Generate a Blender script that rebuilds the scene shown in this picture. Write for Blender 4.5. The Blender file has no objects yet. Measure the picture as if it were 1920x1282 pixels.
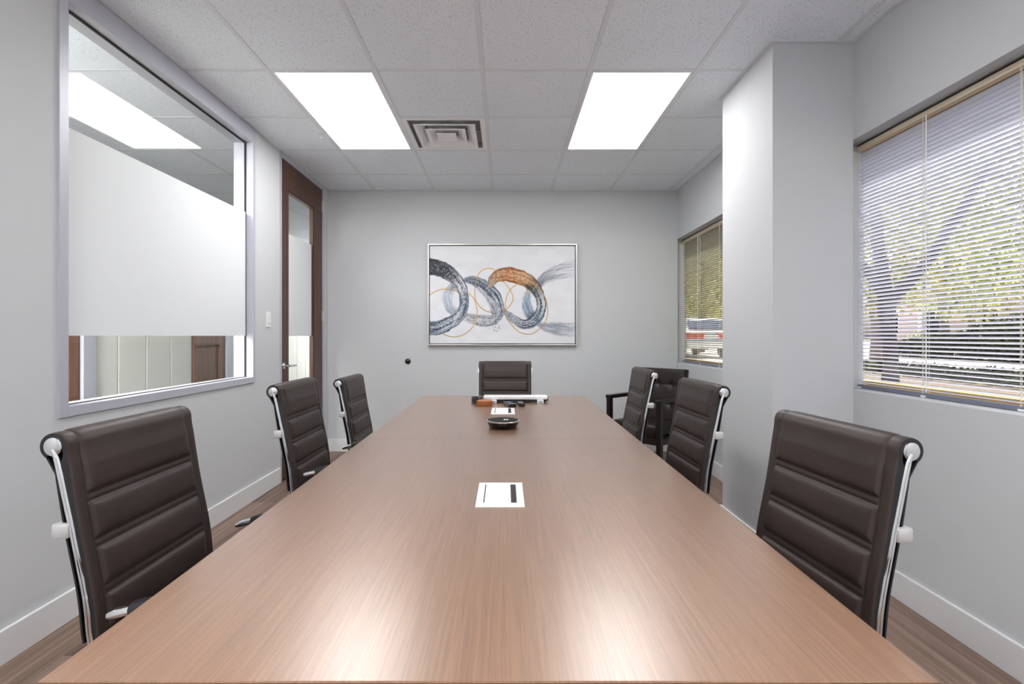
import bpy, bmesh, math, random
import numpy as np
from mathutils import Vector, Matrix

random.seed(7)
rng = np.random.default_rng(7)
SC = bpy.context.scene
COL = SC.collection

# ---------------------------------------------------------------- camera, world, sun, exposure
cam_data = bpy.data.cameras.new('camera')
cam = bpy.data.objects.new('camera', cam_data)
COL.objects.link(cam)
cam.location = (0, 0, 1.178)
cam.rotation_euler = (math.pi / 2, 0, 0)
cam_data.sensor_width = 36
cam_data.lens = 945 / 1920 * 36
cam_data.shift_x = 13 / 1920
cam_data.shift_y = -11 / 1920
cam_data.clip_start = 0.05
cam_data.clip_end = 300
SC.camera = cam

world = bpy.data.worlds.new('sky')
SC.world = world
world.use_nodes = True
wn = world.node_tree
wn.nodes.clear()
w_out = wn.nodes.new('ShaderNodeOutputWorld')
w_bg = wn.nodes.new('ShaderNodeBackground')
w_sky = wn.nodes.new('ShaderNodeTexSky')
w_sky.sky_type = 'NISHITA'
w_sky.sun_disc = False
w_sky.sun_elevation = math.radians(56)
w_sky.sun_rotation = math.radians(36)
w_sky.air_density = 0.7
w_sky.dust_density = 6.0
w_bg.inputs['Strength'].default_value = 0.36
wn.links.new(w_sky.outputs[0], w_bg.inputs['Color'])
wn.links.new(w_bg.outputs[0], w_out.inputs['Surface'])

sun_data = bpy.data.lights.new('sun', 'SUN')
sun_data.energy = 14.0
sun_data.angle = math.radians(0.6)
sun_data.color = (1.0, 0.95, 0.86)
sun = bpy.data.objects.new('sun', sun_data)
COL.objects.link(sun)
sun.rotation_euler = Vector((-0.34, -0.46, -0.86)).to_track_quat('-Z', 'Y').to_euler()

LAMP = 12.0           # radiance of the ceiling light diffusers
SC.view_settings.view_transform = 'Standard'
SC.view_settings.look = 'None'
SC.view_settings.exposure = 0.10
SC.view_settings.gamma = 1.0
SC.view_settings.use_curve_mapping = False

# ---------------------------------------------------------------- helpers
def lin(c):
    c = c / 255.0
    return c / 12.92 if c <= 0.04045 else ((c + 0.055) / 1.055) ** 2.4

def S(r, g, b):
    return (lin(r), lin(g), lin(b), 1.0)

def new_mat(name):
    m = bpy.data.materials.new(name)
    m.use_nodes = True
    nt = m.node_tree
    bsdf = nt.nodes['Principled BSDF']
    return m, nt, bsdf

def mat(name, col, rough=0.5, metal=0.0, spec=0.5, coat=0.0, bump=None):
    m, nt, b = new_mat(name)
    b.inputs['Base Color'].default_value = col
    b.inputs['Roughness'].default_value = rough
    b.inputs['Metallic'].default_value = metal
    b.inputs['Specular IOR Level'].default_value = spec
    b.inputs['Coat Weight'].default_value = coat
    if bump:
        scale, dist = bump
        g = nt.nodes.new('ShaderNodeNewGeometry')
        n = nt.nodes.new('ShaderNodeTexNoise')
        n.inputs['Scale'].default_value = scale
        n.inputs['Detail'].default_value = 3
        bp = nt.nodes.new('ShaderNodeBump')
        bp.inputs['Strength'].default_value = 0.35
        bp.inputs['Distance'].default_value = dist
        nt.links.new(g.outputs['Position'], n.inputs['Vector'])
        nt.links.new(n.outputs['Fac'], bp.inputs['Height'])
        nt.links.new(bp.outputs['Normal'], b.inputs['Normal'])
    return m

def ramp(nt, stops):
    r = nt.nodes.new('ShaderNodeValToRGB')
    e = r.color_ramp.elements
    while len(e) < len(stops):
        e.new(0.5)
    for i, (p, c) in enumerate(stops):
        e[i].position = p
        e[i].color = c
    return r

def tex_noise(nt, vec, scale, detail=3, rough=0.5):
    n = nt.nodes.new('ShaderNodeTexNoise')
    n.inputs['Scale'].default_value = scale
    n.inputs['Detail'].default_value = detail
    n.inputs['Roughness'].default_value = rough
    nt.links.new(vec, n.inputs['Vector'])
    return n

def mapping(nt, vec, scale, rot=(0, 0, 0)):
    mp = nt.nodes.new('ShaderNodeMapping')
    mp.inputs['Scale'].default_value = scale
    mp.inputs['Rotation'].default_value = rot
    nt.links.new(vec, mp.inputs['Vector'])
    return mp.outputs['Vector']

def mixcol(nt, fac, a, b, mode='MIX'):
    m = nt.nodes.new('ShaderNodeMix')
    m.data_type = 'RGBA'
    m.blend_type = mode
    for sock, v in ((m.inputs['Factor'], fac), (m.inputs['A'] if False else m.inputs[6], a), (m.inputs[7], b)):
        if hasattr(v, 'node'):
            nt.links.new(v, sock)
        else:
            sock.default_value = v
    return m.outputs[2]

def wood(name, dark, mid, light, grain, rough, axis='Y', coat=0.0, spec=0.5, random_tone=0.0, broad=1.0, soft=0.75, relief=0.12):
    """Straight grained veneer: grain runs along the given axis."""
    m, nt, b = new_mat(name)
    g = nt.nodes.new('ShaderNodeNewGeometry')
    if axis == 'Y':
        s1, s2, s3 = (grain, grain * 0.018, grain), (grain * 4, grain * 0.05, grain * 4), (3 * broad, .35 * broad, 3 * broad)
    else:
        s1, s2, s3 = (grain, grain, grain * 0.018), (grain * 4, grain * 4, grain * 0.05), (3 * broad, 3 * broad, .35 * broad)
    v = g.outputs['Position']
    if random_tone:
        oi = nt.nodes.new('ShaderNodeObjectInfo')
        ad = nt.nodes.new('ShaderNodeVectorMath')
        ad.operation = 'MULTIPLY_ADD'
        cx = nt.nodes.new('ShaderNodeCombineXYZ')
        for k in range(3):
            nt.links.new(oi.outputs['Random'], cx.inputs[k])
        nt.links.new(cx.outputs[0], ad.inputs[0])
        ad.inputs[1].default_value = (7, 13, 5)
        nt.links.new(v, ad.inputs[2])
        v = ad.outputs[0]
    n1 = tex_noise(nt, mapping(nt, v, s1), 1.0, 4, 0.6)
    n2 = tex_noise(nt, mapping(nt, v, s2), 1.0, 2, 0.5)
    n3 = tex_noise(nt, mapping(nt, v, s3), 1.0, 2, 0.5)
    r1 = ramp(nt, [(0.28, dark), (0.5, mid), (0.72, light)])
    nt.links.new(n1.outputs['Fac'], r1.inputs['Fac'])
    r2 = ramp(nt, [(0.36, (0.66, 0.62, 0.58, 1)), (0.52, (1, 1, 1, 1)), (0.75, (1.1, 1.1, 1.1, 1))])
    nt.links.new(n2.outputs['Fac'], r2.inputs['Fac'])
    c = mixcol(nt, soft, r1.outputs[0], r2.outputs[0], 'MULTIPLY')
    r3 = ramp(nt, [(0.3, (0.86, 0.83, 0.80, 1)), (0.7, (1.08, 1.07, 1.08, 1))])
    nt.links.new(n3.outputs['Fac'], r3.inputs['Fac'])
    c = mixcol(nt, 1.0, c, r3.outputs[0], 'MULTIPLY')
    if random_tone:
        r4 = ramp(nt, [(0.0, (1 - random_tone,) * 3 + (1,)), (1.0, (1 + random_tone,) * 3 + (1,))])
        nt.links.new(oi.outputs['Random'], r4.inputs['Fac'])
        c = mixcol(nt, 1.0, c, r4.outputs[0], 'MULTIPLY')
    nt.links.new(c, b.inputs['Base Color'])
    b.inputs['Roughness'].default_value = rough
    b.inputs['Specular IOR Level'].default_value = spec
    b.inputs['Coat Weight'].default_value = coat
    b.inputs['Coat IOR'].default_value = 1.7
    b.inputs['Coat Roughness'].default_value = 0.29
    bp = nt.nodes.new('ShaderNodeBump')
    bp.inputs['Strength'].default_value = relief
    bp.inputs['Distance'].default_value = 0.001
    nt.links.new(n2.outputs['Fac'], bp.inputs['Height'])
    nt.links.new(bp.outputs['Normal'], b.inputs['Normal'])
    return m

def emit(name, col, strength):
    m, nt, b = new_mat(name)
    b.inputs['Base Color'].default_value = (0.8, 0.8, 0.8, 1)
    b.inputs['Emission Color'].default_value = col
    b.inputs['Emission Strength'].default_value = strength
    return m

def thin_glass(name, tint=(0.94, 0.96, 0.95, 1), ior=1.5):
    """Clear pane: straight through plus a fresnel mirror reflection."""
    m = bpy.data.materials.new(name)
    m.use_nodes = True
    nt = m.node_tree
    nt.nodes.clear()
    o = nt.nodes.new('ShaderNodeOutputMaterial')
    t = nt.nodes.new('ShaderNodeBsdfTransparent')
    t.inputs['Color'].default_value = tint
    gl = nt.nodes.new('ShaderNodeBsdfGlossy')
    gl.inputs['Roughness'].default_value = 0.0
    f = nt.nodes.new('ShaderNodeFresnel')
    geo = nt.nodes.new('ShaderNodeNewGeometry')
    ma = nt.nodes.new('ShaderNodeMath')     # same air-to-glass reflectance from both faces
    ma.operation = 'MULTIPLY_ADD'
    nt.links.new(geo.outputs['Backfacing'], ma.inputs[0])
    ma.inputs[1].default_value = 1 / ior - ior
    ma.inputs[2].default_value = ior
    nt.links.new(ma.outputs[0], f.inputs['IOR'])
    mx = nt.nodes.new('ShaderNodeMixShader')
    nt.links.new(f.outputs[0], mx.inputs['Fac'])
    nt.links.new(t.outputs[0], mx.inputs[1])
    nt.links.new(gl.outputs[0], mx.inputs[2])
    nt.links.new(mx.outputs[0], o.inputs['Surface'])
    return m

def translucent(name, col, trans, rough=0.5, gloss=0.03, tcol=None):
    m = bpy.data.materials.new(name)
    m.use_nodes = True
    nt = m.node_tree
    nt.nodes.clear()
    o = nt.nodes.new('ShaderNodeOutputMaterial')
    d = nt.nodes.new('ShaderNodeBsdfDiffuse')
    t = nt.nodes.new('ShaderNodeBsdfTranslucent')
    gl = nt.nodes.new('ShaderNodeBsdfGlossy')
    gl.inputs['Roughness'].default_value = rough
    d.inputs['Color'].default_value = col
    t.inputs['Color'].default_value = tcol or col
    a = nt.nodes.new('ShaderNodeMixShader')
    a.inputs['Fac'].default_value = trans
    nt.links.new(d.outputs[0], a.inputs[1])
    nt.links.new(t.outputs[0], a.inputs[2])
    b = nt.nodes.new('ShaderNodeMixShader')
    b.inputs['Fac'].default_value = gloss
    nt.links.new(a.outputs[0], b.inputs[1])
    nt.links.new(gl.outputs[0], b.inputs[2])
    nt.links.new(b.outputs[0], o.inputs['Surface'])
    return m, nt, d, t

# --- mesh building
class MB:
    def __init__(self):
        self.v, self.f, self.mi = [], [], []

    def add(self, verts, faces, mi=0):
        o = len(self.v)
        self.v += [tuple(p) for p in verts]
        self.f += [tuple(i + o for i in f) for f in faces]
        self.mi += [mi] * len(faces)

    def box(self, x0, x1, y0, y1, z0, z1, bev=0.0, mi=0):
        if bev <= 0:
            v = [(x, y, z) for z in (z0, z1) for y in (y0, y1) for x in (x0, x1)]
            self.add(v, [(0, 2, 3, 1), (4, 5, 7, 6), (0, 1, 5, 4), (2, 6, 7, 3), (0, 4, 6, 2), (1, 3, 7, 5)], mi)
            return self
        bm = bmesh.new()
        bmesh.ops.create_cube(bm, size=1)
        for q in bm.verts:
            q.co = Vector(((x0 + x1) / 2 + q.co.x * (x1 - x0), (y0 + y1) / 2 + q.co.y * (y1 - y0), (z0 + z1) / 2 + q.co.z * (z1 - z0)))
        bmesh.ops.bevel(bm, geom=list(bm.edges), offset=bev, segments=2, profile=0.5, affect='EDGES', clamp_overlap=True)
        self.bm(bm, mi)
        return self

    def bm(self, bm, mi=0):
        bm.verts.index_update()
        self.add([q.co[:] for q in bm.verts], [[q.index for q in f.verts] for f in bm.faces], mi)
        bm.free()

    def obox(self, c, ax, ay, az, hx, hy, hz, mi=0):
        """box with its own axes"""
        c, ax, ay, az = Vector(c), Vector(ax).normalized(), Vector(ay).normalized(), Vector(az).normalized()
        v = [c + ax * (sx * hx) + ay * (sy * hy) + az * (sz * hz) for sz in (-1, 1) for sy in (-1, 1) for sx in (-1, 1)]
        self.add(v, [(0, 2, 3, 1), (4, 5, 7, 6), (0, 1, 5, 4), (2, 6, 7, 3), (0, 4, 6, 2), (1, 3, 7, 5)], mi)
        return self

    def tube(self, path, r, seg=10, side=None, mi=0, flat=1.0, cap=True):
        """sweep a round (or flattened) section along path; r number or list; side = fixed wide axis"""
        P = [Vector(p) for p in path]
        n = len(P)
        R = r if isinstance(r, (list, tuple)) else [r] * n
        rings = []
        up = None
        for i in range(n):
            t = (P[min(i + 1, n - 1)] - P[max(i - 1, 0)]).normalized()
            if side is not None:
                a = Vector(side)
                a = (a - t * a.dot(t)).normalized()
            else:
                if up is None:
                    up = Vector((0, 0, 1)) if abs(t.z) < 0.9 else Vector((1, 0, 0))
                a = (up - t * up.dot(t)).normalized()
                up = a
            b = t.cross(a).normalized()
            rings.append([P[i] + a * (math.cos(2 * math.pi * k / seg) * R[i]) + b * (math.sin(2 * math.pi * k / seg) * R[i] * flat) for k in range(seg)])
        v = [q for rr in rings for q in rr]
        f = []
        for i in range(n - 1):
            for k in range(seg):
                f.append((i * seg + k, i * seg + (k + 1) % seg, (i + 1) * seg + (k + 1) % seg, (i + 1) * seg + k))
        if cap:
            f.append(tuple(range(seg))[::-1])
            f.append(tuple((n - 1) * seg + k for k in range(seg)))
        self.add(v, f, mi)
        return self

    def lathe(self, prof, seg=32, c=(0, 0, 0), axis='Z', mi=0):
        v, f = [], []
        for (r, h) in prof:
            for k in range(seg):
                a = 2 * math.pi * k / seg
                p = (r * math.cos(a), r * math.sin(a), h)
                if axis == 'X':
                    p = (h, p[0], p[1])
                if axis == 'Y':
                    p = (p[1], h, p[0])
                v.append((p[0] + c[0], p[1] + c[1], p[2] + c[2]))
        n = len(prof)
        for i in range(n - 1):
            for k in range(seg):
                f.append((i * seg + k, i * seg + (k + 1) % seg, (i + 1) * seg + (k + 1) % seg, (i + 1) * seg + k))
        f.append(tuple(range(seg))[::-1])
        f.append(tuple((n - 1) * seg + k for k in range(seg)))
        self.add(v, f, mi)
        return self

    def mesh(self, name, mats, smooth=False, angle=35):
        me = bpy.data.meshes.new(name)
        me.from_pydata(self.v, [], self.f)
        for m in (mats if isinstance(mats, (list, tuple)) else [mats]):
            me.materials.append(m)
        if any(self.mi):
            me.polygons.foreach_set('material_index', self.mi)
        me.update()
        bm = bmesh.new()
        bm.from_mesh(me)
        bmesh.ops.recalc_face_normals(bm, faces=bm.faces)
        if smooth:
            lim = math.radians(angle)
            for f in bm.faces:
                f.smooth = True
            for e in bm.edges:
                if len(e.link_faces) == 2 and e.calc_face_angle(0) > lim:
                    e.smooth = False
        bm.to_mesh(me)
        bm.free()
        return me

    def build(self, name, mats, parent=None, smooth=False, angle=35):
        return link(name, self.mesh(name, mats, smooth, angle), parent)

def link(name, me, parent=None, loc=None):
    o = bpy.data.objects.new(name, me)
    COL.objects.link(o)
    if parent is not None:
        o.parent = parent
    if loc is not None:
        o.location = loc
    return o

def thing(name, label, cat, loc=(0, 0, 0), rotz=0.0, group=None):
    o = bpy.data.objects.new(name, None)
    o.empty_display_size = 0.1
    COL.objects.link(o)
    o.location = loc
    o.rotation_euler = (0, 0, rotz)
    o['label'] = label
    o['category'] = cat
    if group:
        o['group'] = group
    return o

def tag(o, label, cat, group=None):
    o['label'] = label
    o['category'] = cat
    if group:
        o['group'] = group
    return o

def struct(o):
    o['kind'] = 'structure'
    return o

def copy_tree(o, parent=None):
    c = o.copy()
    COL.objects.link(c)
    if parent is not None:
        c.parent = parent
    for ch in list(o.children):
        copy_tree(ch, c)
    return c

def catmull(pts, step):
    P = [Vector(p) for p in pts]
    P = [P[0] * 2 - P[1]] + P + [P[-1] * 2 - P[-2]]
    out = []
    for i in range(1, len(P) - 2):
        n = max(1, int((P[i + 1] - P[i]).length / step))
        for k in range(n):
            t = k / n
            a, b, c, d = P[i - 1], P[i], P[i + 1], P[i + 2]
            out.append(0.5 * (2 * b + (c - a) * t + (2 * a - 5 * b + 4 * c - d) * t * t + (3 * b - a - 3 * c + d) * t ** 3))
    out.append(P[-2].copy())
    return out

# ---------------------------------------------------------------- materials
M = {}
M['wall'] = mat('grey_wall_paint', S(203, 205, 208), 0.7, spec=0.15, bump=(260, 0.0006))
M['white_paint'] = mat('white_trim_paint', S(228, 229, 231), 0.4, spec=0.4)
M['plastic_white'] = mat('white_plastic', S(236, 236, 238), 0.35)
M['grid'] = mat('ceiling_grid_paint', S(220, 223, 228), 0.45)
M['alu'] = mat('brushed_aluminium', S(192, 193, 204), 0.42, metal=0.25)
M['chrome'] = mat('polished_chrome', S(226, 226, 228), 0.09, metal=1.0)
M['satin'] = mat('satin_aluminium', S(205, 205, 204), 0.35, metal=0.6)
M['black'] = mat('black_plastic', S(18, 18, 20), 0.35)
M['matte_black'] = mat('matte_black_mesh', S(16, 16, 18), 0.6, spec=0.25)
M['black_gloss'] = mat('black_gloss', S(12, 12, 14), 0.12)
M['dark_gap'] = mat('dark_cavity', S(26, 25, 25), 0.7)
M['piping'] = mat('black_leather_edge', S(24, 23, 26), 0.45)
M['vent_inside'] = mat('grey_duct_lining', S(170, 170, 172), 0.7)
M['bronze'] = mat('bronze_window_frame', S(150, 120, 72), 0.4, metal=0.5)
M['cream'] = mat('cream_wall_panel', S(243, 242, 234), 0.5)
M['headrail'] = mat('beige_headrail', S(205, 192, 170), 0.4)
M['greyrail'] = mat('blue_grey_rail', S(112, 116, 132), 0.4)
M['dark_wood'] = wood('dark_espresso_wood', S(17, 11, 10), S(24, 16, 14), S(32, 22, 19), 60, 0.3, axis='Z')
M['door_wood'] = wood('walnut_door_veneer', S(64, 41, 30), S(82, 54, 40), S(100, 68, 51), 55, 0.42, axis='Z', spec=0.4)
M['corridor_door'] = wood('oak_brown_door_veneer', S(92, 62, 44), S(116, 80, 58), S(136, 96, 72), 55, 0.45, axis='Z', spec=0.3)
M['table'] = wood('walnut_table_veneer', S(122, 90, 68), S(137, 103, 79), S(151, 116, 91), 240, 0.33, axis='Y', coat=1.0, spec=0.5, broad=0.7, soft=0.5, relief=0.0)
M['table_edge'] = wood('table_edge_veneer', S(84, 54, 42), S(104, 70, 54), S(120, 84, 66), 80, 0.35)
M['plank'] = wood('vinyl_plank', S(96, 79, 68), S(130, 108, 95), S(160, 137, 121), 38, 0.42, axis='Y', random_tone=0.16, broad=2.0)
M['glass'] = thin_glass('clear_glass')
M['glass_in'] = thin_glass('interior_glass', (0.97, 0.98, 0.97, 1), 1.52)
M['film'] = translucent('frosted_film', S(235, 238, 241), 0.08, 0.5, 0.012)[0]
M['slat'] = translucent('lavender_slat', S(224, 227, 240), 0.10, 0.3, 0.05)[0]
M['slat_warm_lit'] = translucent('warm_lit_slat', S(186, 185, 172), 0.05, 0.3, 0.05)[0]  # warm light on the corner blind is put into its slat colour
M['cord'] = mat('white_cord', S(225, 220, 205), 0.6)
M['fill_corridor'] = emit('corridor_fill_diffuser', (1.0, 0.995, 0.985, 1), LAMP * 5.0)  # added corridor fill, stronger than the room panels
M['fill_corridor_far'] = emit('far_corridor_fill_diffuser', (1.0, 0.995, 0.985, 1), LAMP * 2.4)
M['lamp_rear'] = emit('rear_light_diffuser', (1.0, 0.995, 0.985, 1), LAMP * 2.0)  # rear panels set brighter than the visible pair to even the room light
M['lamp'] = emit('light_diffuser', (1.0, 0.995, 0.985, 1), LAMP)
M['rust'] = mat('saddle_brown_leather', S(150, 84, 40), 0.4, bump=(300, 0.001))
M['rust_top'] = mat('tan_leather', S(170, 108, 64), 0.5, bump=(300, 0.001))
M['silver_frame'] = mat('silver_leaf_frame', S(200, 198, 194), 0.3, metal=0.85)

def leather(name, base):
    m, nt, b = new_mat(name)
    g = nt.nodes.new('ShaderNodeTexCoord')
    n = nt.nodes.new('ShaderNodeTexVoronoi')
    n.inputs['Scale'].default_value = 420
    nt.links.new(g.outputs['Object'], n.inputs['Vector'])
    bp = nt.nodes.new('ShaderNodeBump')
    bp.inputs['Strength'].default_value = 0.15
    bp.inputs['Distance'].default_value = 0.0006
    nt.links.new(n.outputs['Distance'], bp.inputs['Height'])
    nt.links.new(bp.outputs['Normal'], b.inputs['Normal'])
    n2 = tex_noise(nt, g.outputs['Object'], 6, 3)
    r = ramp(nt, [(0.3, tuple(c * 0.85 for c in base[:3]) + (1,)), (0.7, tuple(c * 1.15 for c in base[:3]) + (1,))])
    nt.links.new(n2.outputs['Fac'], r.inputs['Fac'])
    nt.links.new(r.outputs[0], b.inputs['Base Color'])
    b.inputs['Roughness'].default_value = 0.44
    b.inputs['Specular IOR Level'].default_value = 0.4
    return m
M['leather'] = leather('dark_brown_leather', S(51, 41, 38))
M['dark_leather'] = leather('espresso_leather', S(32, 22, 20))

def tile_mat():
    m, nt, b = new_mat('mineral_fibre_tile')
    g = nt.nodes.new('ShaderNodeNewGeometry')
    v = mapping(nt, g.outputs['Position'], (1, 1, 0.0))
    vo = nt.nodes.new('ShaderNodeTexVoronoi')
    vo.inputs['Scale'].default_value = 105
    nt.links.new(mapping(nt, v, (1.0, 0.75, 1)), vo.inputs['Vector'])
    r = ramp(nt, [(0.10, (0.30, 0.30, 0.30, 1)), (0.24, (1, 1, 1, 1))])
    nt.links.new(vo.outputs['Distance'], r.inputs['Fac'])
    n = tex_noise(nt, v, 45, 3)
    rm = ramp(nt, [(0.36, (0, 0, 0, 1)), (0.50, (1, 1, 1, 1))])
    nt.links.new(n.outputs['Fac'], rm.inputs['Fac'])
    c = mixcol(nt, rm.outputs[0], (1, 1, 1, 1), r.outputs[0])
    fine = tex_noise(nt, v, 240, 3, 0.7)
    rf = ramp(nt, [(0.3, (0.8, 0.8, 0.8, 1)), (0.6, (1.04, 1.04, 1.04, 1))])
    nt.links.new(fine.outputs['Fac'], rf.inputs['Fac'])
    c = mixcol(nt, 1.0, c, rf.outputs[0], 'MULTIPLY')
    c = mixcol(nt, 1.0, c, S(238, 243, 250), 'MULTIPLY')
    nt.links.new(c, b.inputs['Base Color'])
    b.inputs['Roughness'].default_value = 0.9
    b.inputs['Specular IOR Level'].default_value = 0.1
    return m
M['tile'] = tile_mat()

def leaf_mat(name, c1, c2, c3, trans=0.6):
    m, nt, d, t = translucent(name, c2, trans, 0.5, 0.02)
    g = nt.nodes.new('ShaderNodeNewGeometry')
    r = ramp(nt, [(0.0, c1), (0.5, c2), (1.0, c3)])
    nt.links.new(g.outputs['Random Per Island'], r.inputs['Fac'])
    nt.links.new(r.outputs[0], d.inputs['Color'])
    nt.links.new(r.outputs[0], t.inputs['Color'])
    return m
M['leaf'] = leaf_mat('lime_leaves', S(112, 126, 52), S(166, 176, 92), S(210, 212, 144))
M['leaf_gold'] = leaf_mat('golden_leaves', S(116, 114, 54), S(166, 160, 86), S(204, 194, 126))
M['leaf_dark'] = leaf_mat('dark_hedge_leaves', S(30, 38, 20), S(48, 58, 28), S(82, 92, 44), 0.15)
M['bark'] = mat('grey_bark', S(104, 92, 88), 0.9, bump=(30, 0.02))

def ground_mat(name, a, b_, scale):
    m, nt, b = new_mat(name)
    g = nt.nodes.new('ShaderNodeNewGeometry')
    n = tex_noise(nt, g.outputs['Position'], scale, 5, 0.65)
    r = ramp(nt, [(0.35, a), (0.65, b_)])
    nt.links.new(n.outputs['Fac'], r.inputs['Fac'])
    nt.links.new(r.outputs[0], b.inputs['Base Color'])
    b.inputs['Roughness'].default_value = 0.9
    return m
M['mulch'] = ground_mat('bark_mulch', S(46, 33, 25), S(84, 66, 50), 14)
M['grass'] = ground_mat('lawn', S(86, 104, 56), S(140, 150, 96), 20)
M['concrete'] = ground_mat('pale_concrete', S(196, 188, 184), S(222, 214, 210), 3)

# ---------------------------------------------------------------- room shell
XL, XR, YB, YF, ZC = -1.81, 1.765, 5.155, -1.30, 2.665
XCOR = -3.30
YCOR0, YCOR1 = -1.5, 10.6
SILL, HEAD = 0.905, 2.172
W1 = (0.85, 2.627)
W2 = (3.30, 5.214)
GW = (2.037, 3.635, 0.845)       # glazed interior window y0, y1, z0
DR = (4.044, 5.100)              # door opening
WT = 0.12

# floor: base slab with planks let in
base = struct(MB().box(XCOR - 0.2, XR + 0.15, YCOR0, YCOR1, -0.15, -0.004).build('floor', M['dark_gap']))
pw, pl = 0.18, 1.22
plank_me = MB().box(0.0008, pw - 0.0008, 0.0008, pl - 0.0008, -0.004, 0.0, bev=0.0).mesh('plank', M['plank'])
def strip_plank(x0, x1, y0, y1):
    return MB().box(x0 + 0.0008, x1 - 0.0008, y0 + 0.0008, y1 - 0.0008, -0.004, 0.0).build('plank', M['plank'], base)
i = 0
x = XL
while x < XR - 0.001:
    y = YF - [0.0, 0.5, 0.9, 0.25, 0.7][i % 5]
    while y < YB:
        xa, xb, ya, yb = x, min(x + pw, XR), max(y, YF), min(y + pl, YB)
        if yb - ya > 0.02:
            if xb - xa > pw - 0.001 and yb - ya > pl - 0.001:
                link('plank', plank_me, base, (xa, ya, 0))
            else:
                strip_plank(xa, xb, ya, yb)
        y += pl
    x += pw
    i += 1

# walls
w = MB()
for (a, b, z0, z1) in ((YCOR0, GW[0], 0, 2.72), (GW[0], GW[1], 0, GW[2]), (GW[1], DR[0], 0, 2.72), (DR[1], YB + 0.15, 0, 2.72), (YB + 0.15, YCOR1, 0, 2.72)):
    w.box(XL - WT, XL, a, b, z0, z1)
struct(w.build('wall_left', M['wall']))
w = MB()
XO = XR + 0.17
w.box(XR, XO, YF, 5.5, 0, SILL)
w.box(XR, XO, YF, 5.5, HEAD, 2.8)
XM = 1.868          # the reveal steps back behind the blind, so the window frame sits in a wider pocket
PK = 0.17
for (a, b) in ((YF, W1[0]), (W1[1], W2[0]), (W2[1], 5.5)):
    w.box(XR, XM, a, b, SILL, HEAD)
for (a, b) in ((YF, W1[0] - PK), (W1[1] + PK, W2[0] - PK), (W2[1] + PK, 5.5)):
    w.box(XM, XO, a, b, SILL, HEAD)
struct(w.build('wall_right', M['wall']))
struct(MB().box(XL, XR, YB, YB + 0.15, 0, 2.72).build('wall_back', M['wall']))
struct(MB().box(XL, XR, YF - 0.15, YF, 0, 2.72).build('wall_front', M['wall']))
# column between the windows
CX, CY0, CY1 = 1.356, 2.555, 3.141
struct(MB().box(CX, XR, CY0, CY1, 0, 2.72).build('wall_column', M['wall']))
# window sills (thin painted lip)
# baseboards
def baseboard(name, segs):
    m = MB()
    for (x0, x1, y0, y1) in segs:
        m.box(x0, x1, y0, y1, 0.0, 0.125, bev=0.003)
    return struct(m.build(name, M['white_paint']))
T = 0.014
baseboard('baseboard_left', [(XL, XL + T, YF, DR[0] - 0.002), (XL, XL + T, DR[1] + 0.004, YB)])
baseboard('baseboard_back', [(XL + T, XR - T, YB - T, YB)])
baseboard('baseboard_right', [(XR - T, XR, YF, CY0 - T), (XR - T, XR, CY1 + T, YB)])
baseboard('baseboard_column', [(CX - T, XR, CY0 - T, CY0), (CX - T, CX, CY0, CY1), (CX - T, XR, CY1, CY1 + T)])

# ceiling: slab, tiles and grid bars
ceil_o = struct(MB().box(XCOR - 0.3, XO, YCOR0 - 0.3, YCOR1, 2.72, 2.80).build('ceiling', M['grid']))
PX, PY = 0.6018, 0.608
XLINES = [-0.127 + PX * k for k in range(-6, 5)]
YLINES = [2.826 + PY * k for k in range(-8, 14)]
HB = 0.012
tile_cache = {}
def put_tile(xa, xb, ya, yb):
    wd, dp = round(xb - xa, 4), round(yb - ya, 4)
    if wd < 0.03 or dp < 0.03:
        return
    key = (wd, dp)
    if key not in tile_cache:
        tile_cache[key] = MB().box(0, wd, 0, dp, 0, 0.016, bev=0.0015).mesh('ceiling_tile', M['tile'])
    link('ceiling_tile', tile_cache[key], ceil_o, (xa, ya, ZC + 0.003))
panel_cells = [(-1.3306, -0.7288, 2.826, 4.042), (0.4748, 1.0766, 2.826, 4.042), (-1.3306, -0.7288, -0.822, 0.394), (0.4748, 1.0766, -0.822, 0.394)]
vent_cell = (-0.7288, -0.127, 3.434, 4.042)
cor_fill_cells = [(xa, xa + PX, ya, ya + 2 * PY) for xa in (-3.136, -2.5342) for ya in (-0.822, 0.394, 8.906)]  # unseen fill panels added to brighten the corridor, kept out of view
def skip(xc, yc):
    for c in panel_cells + [vent_cell] + cor_fill_cells:
        if c[0] < xc < c[1] and c[2] < yc < c[3]:
            return True
    return False
def ceiling_zone(x0, x1, y0, y1):
    xs = [x0] + [q for q in XLINES if x0 + 0.03 < q < x1 - 0.03] + [x1]
    ys = [y0] + [q for q in YLINES if y0 + 0.03 < q < y1 - 0.03] + [y1]
    for a, b in zip(xs[:-1], xs[1:]):
        for c, d in zip(ys[:-1], ys[1:]):
            if skip((a + b) / 2, (c + d) / 2):
                continue
            put_tile(a + (HB if a != x0 else 0), b - (HB if b != x1 else 0), c + (HB if c != y0 else 0), d - (HB if d != y1 else 0))
    for q in xs[1:-1]:
        MB().box(q - HB, q + HB, y0, y1, ZC, ZC + 0.022, bev=0.002).build('grid_bar', M['grid'], ceil_o)
    for q in ys[1:-1]:
        for a, b in zip(xs[:-1], xs[1:]):
            if skip((a + b) / 2, q - 0.05) and skip((a + b) / 2, q + 0.05) and not (vent_cell[0] < (a + b) / 2 < vent_cell[1]):
                continue
            MB().box(a + (HB if a != x0 else 0.0), b - (HB if b != x1 else 0.0), q - HB, q + HB, ZC + 0.001, ZC + 0.02, bev=0.002).build('cross_bar', M['grid'], ceil_o)
ceiling_zone(XL, XR, YF, YB)
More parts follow.
